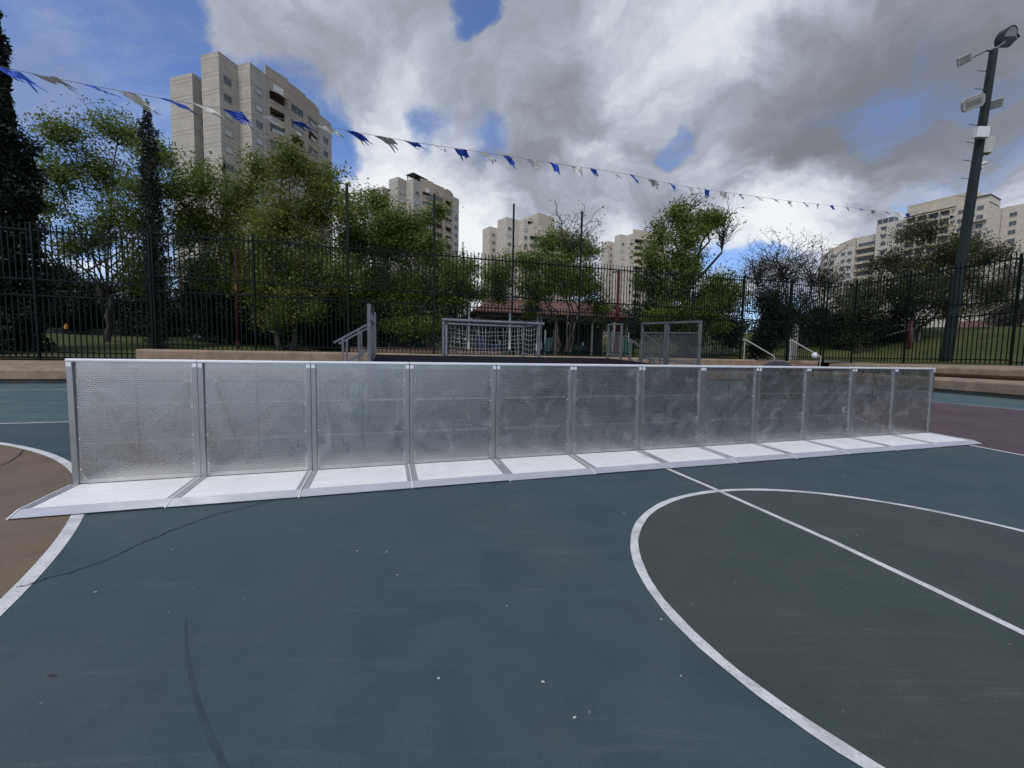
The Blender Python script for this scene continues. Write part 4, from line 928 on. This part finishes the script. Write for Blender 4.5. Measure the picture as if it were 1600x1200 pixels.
o = rf_.build('floodlight', M['dark'], mast)
MB().add([M_ @ Vector((x*.84, -.012, z*.84)) for x, z in ring if z > -.06], [tuple(range(len([1 for x, z in ring if z > -.06])))]).build('lens', M['lens'], o)
hk = MB(); hk.tube([M_ @ Vector((.45, .05, .15)), M_ @ Vector((.85, .12, .0)), M_ @ Vector((.45, .05, -.22))], .05, 6); hk.build('bracket', M['dark'], o)
MB().tube([mp(1515, 92), mp(1541, 79), mp(1553, 79)], .05, 6).build('lamp_arm', M['galv'], mast); MB().tube([mp(1552, 78), mp(1570, 66)], .05, 6).build('lamp_arm', M['galv'], mast)
MB().box(-.30, .30, -.3, -.05, -.28, .28, 0, local(1528.5, 210, -.12, 0, R(4), R(-8))).build('equipment_box', M['white'], mast, bevel=.02)
MB().box(-.22, .22, -.2, .2, -.42, .42, 0, local(1541.5, 228, .1, 0, R(6), R(-25))).build('equipment_box', M['cream'], mast, bevel=.02)
cmx = MB(); cmx.tube([mp(1530, 258), mp(1540, 254)], .09, 8); cmx.tube([mp(1531, 263), mp(1536, 261)], [.11, .04], 8); cmx.build('security_camera', M['white'], mast)
cb = MB(); cb.tube([mp(1537, 172, -.1), mp(1543, 190, -.1), mp(1537, 200, -.1)], .03, 5); cb.tube([mp(1530, 247), mp(1537, 243), mp(1538, 236)], .025, 5); cb.build('cable', M['dark'], mast)
for k in range(16):
    py = 112+k*14; px = 1541-(py-112)*.155; sx = -1 if k % 2 == 0 else 1
    if py > 330: break
    MB().tube([mp(px, py), mp(px+sx*14, py-2-(2 if sx > 0 else 0))], .016, 5).build('step_peg', M['dark'], mast)

# ------------------------------------------------------------------ bunting
bun = thing('bunting', 'string of blue and white fringed pennants from upper left to the light mast', 'bunting', (0, 0, 0))
A_ = at(-140, 70, 5.6); Bm = at(1502, 338, 23.2)
def bpt(px, py):
    d = ray(px, py); hx = (Bm-A_); # vertical plane through A_ and Bm
    nrm = Vector((-hx.y, hx.x, 0)); t = (A_-CAM).dot(nrm)/d.dot(nrm); return CAM+d*t
cur = [(-140, 66), (0, 104), (80, 121), (150, 135), (265, 156), (370, 174), (460, 189), (560, 207), (645, 222), (720, 233), (795, 244), (870, 256), (930, 264), (990, 274), (1050, 288), (1110, 297), (1160, 304), (1210, 311), (1260, 317), (1300, 321), (1385, 331), (1425, 334), (1502, 338)]
MB().tube([bpt(*p) for p in cur], .0045, 4).build('string', M['twine'], bun)
def cy(px):
    for (x0, y0), (x1, y1) in zip(cur, cur[1:]):
        if x0 <= px <= x1: return y0+(y1-y0)*(px-x0)/(x1-x0)
    return cur[-1][1]
random.seed(5)
flags = [(-60, 'b'), (5, 'b'), (70, 'w'), (138, 'b'), (200, 'w'), (262, 'b'), (312, 'w'), (362, 'b'), (412, 'w'), (463, 'b'), (507, 'w'), (553, 'b'), (598, 'w'), (640, 'b'), (683, 'w'), (719, 'b'), (755, 'w'), (793, 'b'), (829, 'w'), (864, 'b'), (899, 'w'), (926, 'b'), (957, 'w'), (988, 'b'), (1020, 'w'), (1049, 'b'), (1077, 'w'), (1104, 'b'), (1130, 'w'), (1157, 'b'), (1183, 'w'), (1208, 'b'), (1232, 'w'), (1256, 'b'), (1278, 'w'), (1300, 'b'), (1323, 'w'), (1343, 'b'), (1364, 'w'), (1384, 'b'), (1402, 'w'), (1419, 'b'), (1458, 'b'), (1472, 'w'), (1487, 'b')]
hdir = (Bm-A_); hdir.z = 0; hdir.normalize(); perp = Vector((-hdir.y, hdir.x, 0))
for i, (px, kd) in enumerate(flags):
    p = bpt(px, cy(px)); wd = random.uniform(.24, .32); ht_ = random.uniform(.19, .27)*(1.05 if px < 420 else 1); blow = random.uniform(.4, 1.15) if px > 640 else random.uniform(.75, 1.1); th_ = random.uniform(-.8, .8)
    axis = (hdir*math.cos(th_*.4)+perp*math.sin(th_*.4)); dn = (Vector((0, 0, -1))*(1.05-.68*blow)+hdir*blow*.95+perp*random.uniform(-.3, .3)).normalized()
    m = MB(); N = 5; vs = []; fs = []
    for j in range(4):
        for q in range(N+1):
            u = q/N-.5; v = j/3; vs.append(p+axis*u*wd*(1-.25*v)+dn*ht_*v*.8+perp*.022*math.sin(u*7+v*4+i))
    for j in range(3):
        for q in range(N): fs.append((j*(N+1)+q, j*(N+1)+q+1, (j+1)*(N+1)+q+1, (j+1)*(N+1)+q))
    m.add(vs, fs)
    for q in range(N):                                  # fringe of torn strips
        if random.random() < .12: continue
        a = vs[3*(N+1)+q]; b = vs[3*(N+1)+q+1]; L = ht_*random.uniform(.2, .75)*(1 if px < 600 else .8); dd = (dn+axis*random.uniform(-.55, .55)+perp*random.uniform(-.5, .5)).normalized(); mid = a.lerp(b, .45)+dd*L*.5+perp*random.uniform(-.03, .03); e_ = a.lerp(b, .5)+dd*L
        wv = (b-a)*.30; m.add([a, a.lerp(b, .8), mid+wv, mid-wv, e_+wv*.7, e_-wv*.7], [(0, 1, 2, 3), (3, 2, 4, 5)])
    m.build('pennant', M['blueflag'] if kd == 'b' else M['whiteflag'], bun)

# ------------------------------------------------------------------ things in the park
def pole(name, label, cat, px, py0, py1, Y, r, mt, cap=None, group=None):
    a = at(px, py1, Y); z0 = at(px, py0, Y).z; t = thing(name, label, cat, (a.x, a.y, z0), 0, group)
    MB().tube([(0, 0, -.1), (0, 0, a.z-z0)], [r*1.15, r*.85], 10).build('shaft', mt, t, True)
    MB().tube([(0, 0, -.02), (0, 0, .5)], r*1.6, 10).build('base_sleeve', mt, t)
    if cap == 'arm': MB().bar((0, 0, a.z-z0-.05), (-.45, 0, a.z-z0-.12), .12, .08).build('lamp_head', M['dark'], t)
    return t
pole('lamp_post', 'dark red lamp post in front of the darkest hedge at the left', 'lamp post', 367, 546, 388, 23.2, .075, M['red'])
pole('lamp_post', 'red lamp post with a small lamp head behind the fence, right of the shelter', 'lamp post', 967, 548, 423, 29, .12, M['red'], 'arm')
pole('lamp_post', 'short red post in front of the pale trunks behind the right fence', 'lamp post', 1424, 558, 500, 30.5, .12, M['red'])
for lab, px, y0, y1 in (('white playground post behind the left part of the goal', 733, 545, 475), ('white playground post behind the middle of the goal', 797, 545, 489), ('white post behind the right goalpost, nearer of the pair', 841, 548, 484), ('slim white playground post rightmost behind the goal', 846, 545, 490), ('short white post behind the rear right stage railing', 960, 548, 504)):
    pole('playground_post', lab, 'post', px, y0, y1, 30, .075 if px != 846 else .055, M['white'], None, 'white playground posts')
def shelter(label, px0, px1, yr, ye, Y, zb, posts=4):
    a = at(px0, ye, Y); b = at(px1, ye+ (px1-px0)*.017, Y+4); L = (b-a).length; t = thing('shelter', label, 'shelter', (a.x, a.y, zb), math.atan2(b.y-a.y, b.x-a.x)); ze = a.z-zb; zr = at((px0+px1)/2, yr, Y+2).z-zb
    D = 6.0
    MB().add([(-.4, -.4, ze), (L+.4, -.4, ze), (L+.4, D+.4, ze), (-.4, D+.4, ze), (2.2, D/2, zr), (L-2.2, D/2, zr), (-.4, -.4, ze-.12), (L+.4, -.4, ze-.12), (L+.4, D+.4, ze-.12), (-.4, D+.4, ze-.12)], [(0, 1, 5, 4), (1, 2, 5), (2, 3, 4, 5), (3, 0, 4), (6, 7, 1, 0), (7, 8, 2, 1), (8, 9, 3, 2), (9, 6, 0, 3), (9, 8, 7, 6)]).build('roof', M['tiles'], t)
    for k in range(posts):
        for y in (.2, D-.2): x = .2+(L-.4)*k/(posts-1); MB().box(x-.1, x+.1, y-.1, y+.1, 0, ze-.13).build('post', M['deep'], t)
    MB().box(.0, L, .1, .25, ze-.5, ze-.13).build('beam', M['deep'], t)
    MB().box(.3, L-.3, D-.3, D-.22, 0, ze-.4).build('rear_wall', M['roofdark'], t)
shelter('open shelter with red tiled roof behind the goal and the trees', 745, 985, 464, 485, 38, 1.4, 5)
shelter('red tiled shelter in the distance at the right edge', 1540, 1640, 500, 516, 58, 4.5, 3)
shelter('red tiled shelter half hidden behind the dense bright tree', 640, 715, 470, 480, 46, 1.4, 3)
# low stone wall on the left lawn
a = at(20, 527, 34); b = at(236, 527, 36); wl = MB(); t = thing('garden_wall', 'low rough stone wall across the lawn at the left', 'wall', (a.x, a.y, 1.8), math.atan2(b.y-a.y, b.x-a.x)); L = (b-a).length
random.seed(9)
for r in range(3):
    x = -8
    while x < L: w_ = random.uniform(.4, .9); wl.box(x, x+w_-.03, random.uniform(-.04, .04), .4, r*.34, r*.34+.32); x += w_
wl.build('stones', M['plinth'], t, bevel=.02); MB().box(-8, L, -.06, .45, 1.02, 1.12).build('coping', M['stone'], t)
p = at(104, 512, 33.4); MB().tube([(0, 0, 0), (0, 0, .18), (0, 0, .45)], [.14, .16, .02], 10).build('orange_cone', M['orange']).location = (p.x, p.y, p.z-.1)
tag(bpy.data.objects['orange_cone'], 'small orange cone on top of the low stone wall', 'cone')
# blue sign on the hedge
p = at(476, 482, 29.5); t = thing('blue_sign', 'small square blue sign on a thin post before the hedge', 'sign', (p.x, p.y, 1.3)); MB().box(-.14, .14, -.02, 0, p.z-1.3-.16, p.z-1.3+.16).build('sign_board', M['bluesign'], t); MB().tube([(0, .02, 0), (0, .02, p.z-1.3+.1)], .025, 8).build('post', M['dark'], t)
# bench
p = at(1355, 555, 31); bz = p.z-.35; t = thing('park_bench', 'dark park bench on the lawn below the broad tree', 'bench', (p.x, p.y, bz), R(5))
sm = MB(); bmk = MB()
for k in range(4): sm.box(-1.0, 1.0, -.22+k*.12, -.13+k*.12, .42, .46)
for k in range(3): bmk.box(-1.0, 1.0, .27+k*.03, .30+k*.03, .55+k*.13, .65+k*.13)
sm.build('seat', M['bark_dark'], t); bmk.build('backrest', M['bark_dark'], t)
for x in (-.85, .85):
    l = MB(); l.box(x-.03, x+.03, -.2, -.14, 0, .419); l.box(x-.03, x+.03, .2, .26, 0, .9); l.build('leg', M['dark'], t)
# white paling fence beyond the gate
a = at(1228, 556, 30.5); t = thing('white_paling_fence', 'tall white wooden paling screen just beyond the open gate', 'fence', (a.x, a.y, 1.25), R(22))
m = MB(); 
for k in range(10): m.box(k*.135, k*.135+.085, 0, .03, .05, 2.75)
m.build('palings', M['cream'], t); MB().box(0, 1.3, .031, .07, .5, .6).build('rail', M['cream'], t); MB().box(0, 1.3, .031, .07, 2.2, 2.3).build('rail', M['cream'], t)
a = at(1275, 556, 37); t = thing('white_paling_fence', 'row of low white palings on the lawn right of the gate', 'fence', (a.x, a.y, 1.4), R(-8)); m = MB()
for k in range(46): m.box(k*.24-1.5, k*.24-1.42, 0, .03, 0, 1.9+.1*math.sin(k*1.7))
m.build('palings', M['white'], t); MB().box(-1.5, 9.6, .031, .06, 1.2, 1.28).build('rail', M['white'], t)
a = at(1110, 556, 38); t = thing('white_paling_fence', 'row of white palings seen through the right stage railing', 'fence', (a.x, a.y, 1.4), R(-5)); m = MB()
for k in range(22): m.box(k*.28-3.5, k*.28-3.43, 0, .03, 0, 1.5+.1*math.sin(k*1.3))
m.build('palings', M['white'], t); MB().box(-3.5, 2.6, .031, .06, 1.1, 1.18).build('rail', M['white'], t)
# playground equipment
def play(label, px, Y, mt, kind):
    p = at(px, 545, Y); t = thing('play_equipment', label, 'play equipment', (p.x, p.y, 1.4), R(random.uniform(-20, 20)), 'playground equipment behind the goal')
    if kind == 'slide':
        MB().extrude([(0, 1.3), (-.1, 1.35), (-1.6, .25), (-2.1, .2), (-2.1, .1), (-1.6, .12), (0, 1.15)], -.3, .3).build('slide_chute', mt, t)
        for x in (-.35, .35): MB().tube([(x, 0, 0), (x, 0, 2.0)], .05, 8).build('post', M['white'], t)
        MB().box(-.4, .4, .05, 1.0, 1.1, 1.18).build('platform', mt, t)
    else:
        MB().tube([(0, 0, 0), (0, 0, .4)], .07, 8).build('spring', M['dark'], t)
        MB().prism([(-.5, 0), (-.35, .15), (.3, .15), (.55, .05), (.55, -.05), (.3, -.15), (-.35, -.15)], .4, .75).build('rocker_body', mt, t); MB().box(.28, .34, -.25, .25, .76, 1.0).build('handle', M['white'], t)
random.seed(3)
play('small green slide right of the football goal', 858, 34, M['playgreen'], 'slide'); play('green spring rocker between goal and right stage railing', 905, 33, M['playgreen'], 'rock')
play('green slide seen through the rear right stage railing', 975, 35, M['playgreen'], 'slide'); play('blue slide behind the goal net', 752, 34, M['playblue'], 'slide'); play('blue spring rocker behind the middle of the goal net', 775, 33, M['playblue'], 'rock'); play('green spring rocker left of the blue slide', 655, 34, M['playgreen'], 'rock')
a = at(600, 548, 27); t = MB().box(-2.5, 8, 0, .3, 0, .35).build('playground_edging', M['paving'], None, bevel=.03); t.location = (a.x, a.y, 1.28); t.rotation_euler = (0, 0, ROT); tag(t, 'low pink edging wall of the playground behind the stage', 'wall')

# ------------------------------------------------------------------ litter on the court
random.seed(4)
lit = [(268, 861, 'largest scrap, near the court crack at the left'), (149, 928, 'scrap close to the curved line at the left'), (604, 865, 'pale flake, right one of the pair below the middle barriers'), (559, 863, 'pale flake, left one of the pair below the middle barriers'), (621, 901, 'tiny scrap below the pair of flakes'), (792, 950, 'crumpled pale scrap in the middle of the blue paint'), (848, 1069, 'round white blob near the bottom middle'), (975, 804, 'white scrap just outside the circle at its upper left'), (1033, 971, 'scrap beside the left edge of the circle line'), (1064, 1060, 'white scrap outside the circle at its lower left'), (1338, 838, 'scrap on the green paint right of the halfway line'), (1320, 745, 'pale flake on the blue paint below the right barriers'), (898, 1125, 'grey flake near the bottom, right of the round blob'), (685, 1064, 'small pale flake left of the round blob'), (996, 742, 'pale scrap at the foot of the seventh barrier')]
for px, py, lab in lit:
    p = on_z(px, py); m = MB(); n = 7; sz = .0025+.002*random.random(); ring_ = [(sz*random.uniform(.5, 1.3)*math.cos(2*math.pi*i/n)*1.5, sz*random.uniform(.5, 1.3)*math.sin(2*math.pi*i/n), random.uniform(.0, .003)) for i in range(n)]
    m.add([(0, 0, .004)]+ring_+[(x, y, -.002) for x, y, z in ring_], [(0, 1+i, 1+(i+1) % n) for i in range(n)]+[(1+i, 8+i, 8+(i+1) % n, 1+(i+1) % n) for i in range(n)])
    o = m.build('paper_scrap', M['paper']); o.location = (p.x, p.y, .011); o.rotation_euler = (0, 0, random.random()*3); tag(o, 'white litter: '+lab, 'litter', 'white litter scraps on the court')
p = on_z(81, 1057); o = MB().add([(-.05, -.008, 0), (.02, -.014, 0), (.055, 0, .004), (.02, .014, 0), (-.05, .01, .003), (0, 0, .012)], [(0, 1, 5), (1, 2, 5), (2, 3, 5), (3, 4, 5), (4, 0, 5)]).build('leaf_litter', M['bark_dark']); o.location = (p.x, p.y, .006); o.scale = (.35, .35, .35); tag(o, 'dark crumpled dead leaf at the lower left of the court', 'leaf')

# unseen trees added beside and behind the camera to darken the barrier reflections
RNG = np.random.default_rng(99); C = []
for k in range(150):
    az = R(RNG.uniform(62, 142)) if k < 105 else R(RNG.uniform(215, 262)); dist = RNG.uniform(36, 46) if k < 105 else RNG.uniform(52, 64)
    c = np.array([math.sin(az)*dist, math.cos(az)*dist, 0]); h = RNG.uniform(12, 19) if k < 105 else RNG.uniform(5, 9); C.append(c+RNG.normal(size=(170, 3))*np.array([1.7, 1.7, 0])+np.stack([np.zeros(170), np.zeros(170), 1.0+RNG.random(170)*h], 1))
tag(leaf_mesh('added_wood', np.concatenate(C), 1.1, M['leaf_dark'], None), kind='stuff')
C = []
for k in range(420):
    s_, n_ = RNG.uniform(-75, 110), RNG.uniform(62, 88); c = np.array(sn(s_, n_, th(s_, n_)-.3)); h = RNG.uniform(3.5, 7.5)
    C.append(c+RNG.normal(size=(120, 3))*np.array([1.9, 1.9, 0])+np.stack([np.zeros(120), np.zeros(120), RNG.random(120)**.8*h], 1))
tag(leaf_mesh('far_wood', np.concatenate(C), .55, M['leaf_dark'], None), kind='stuff')
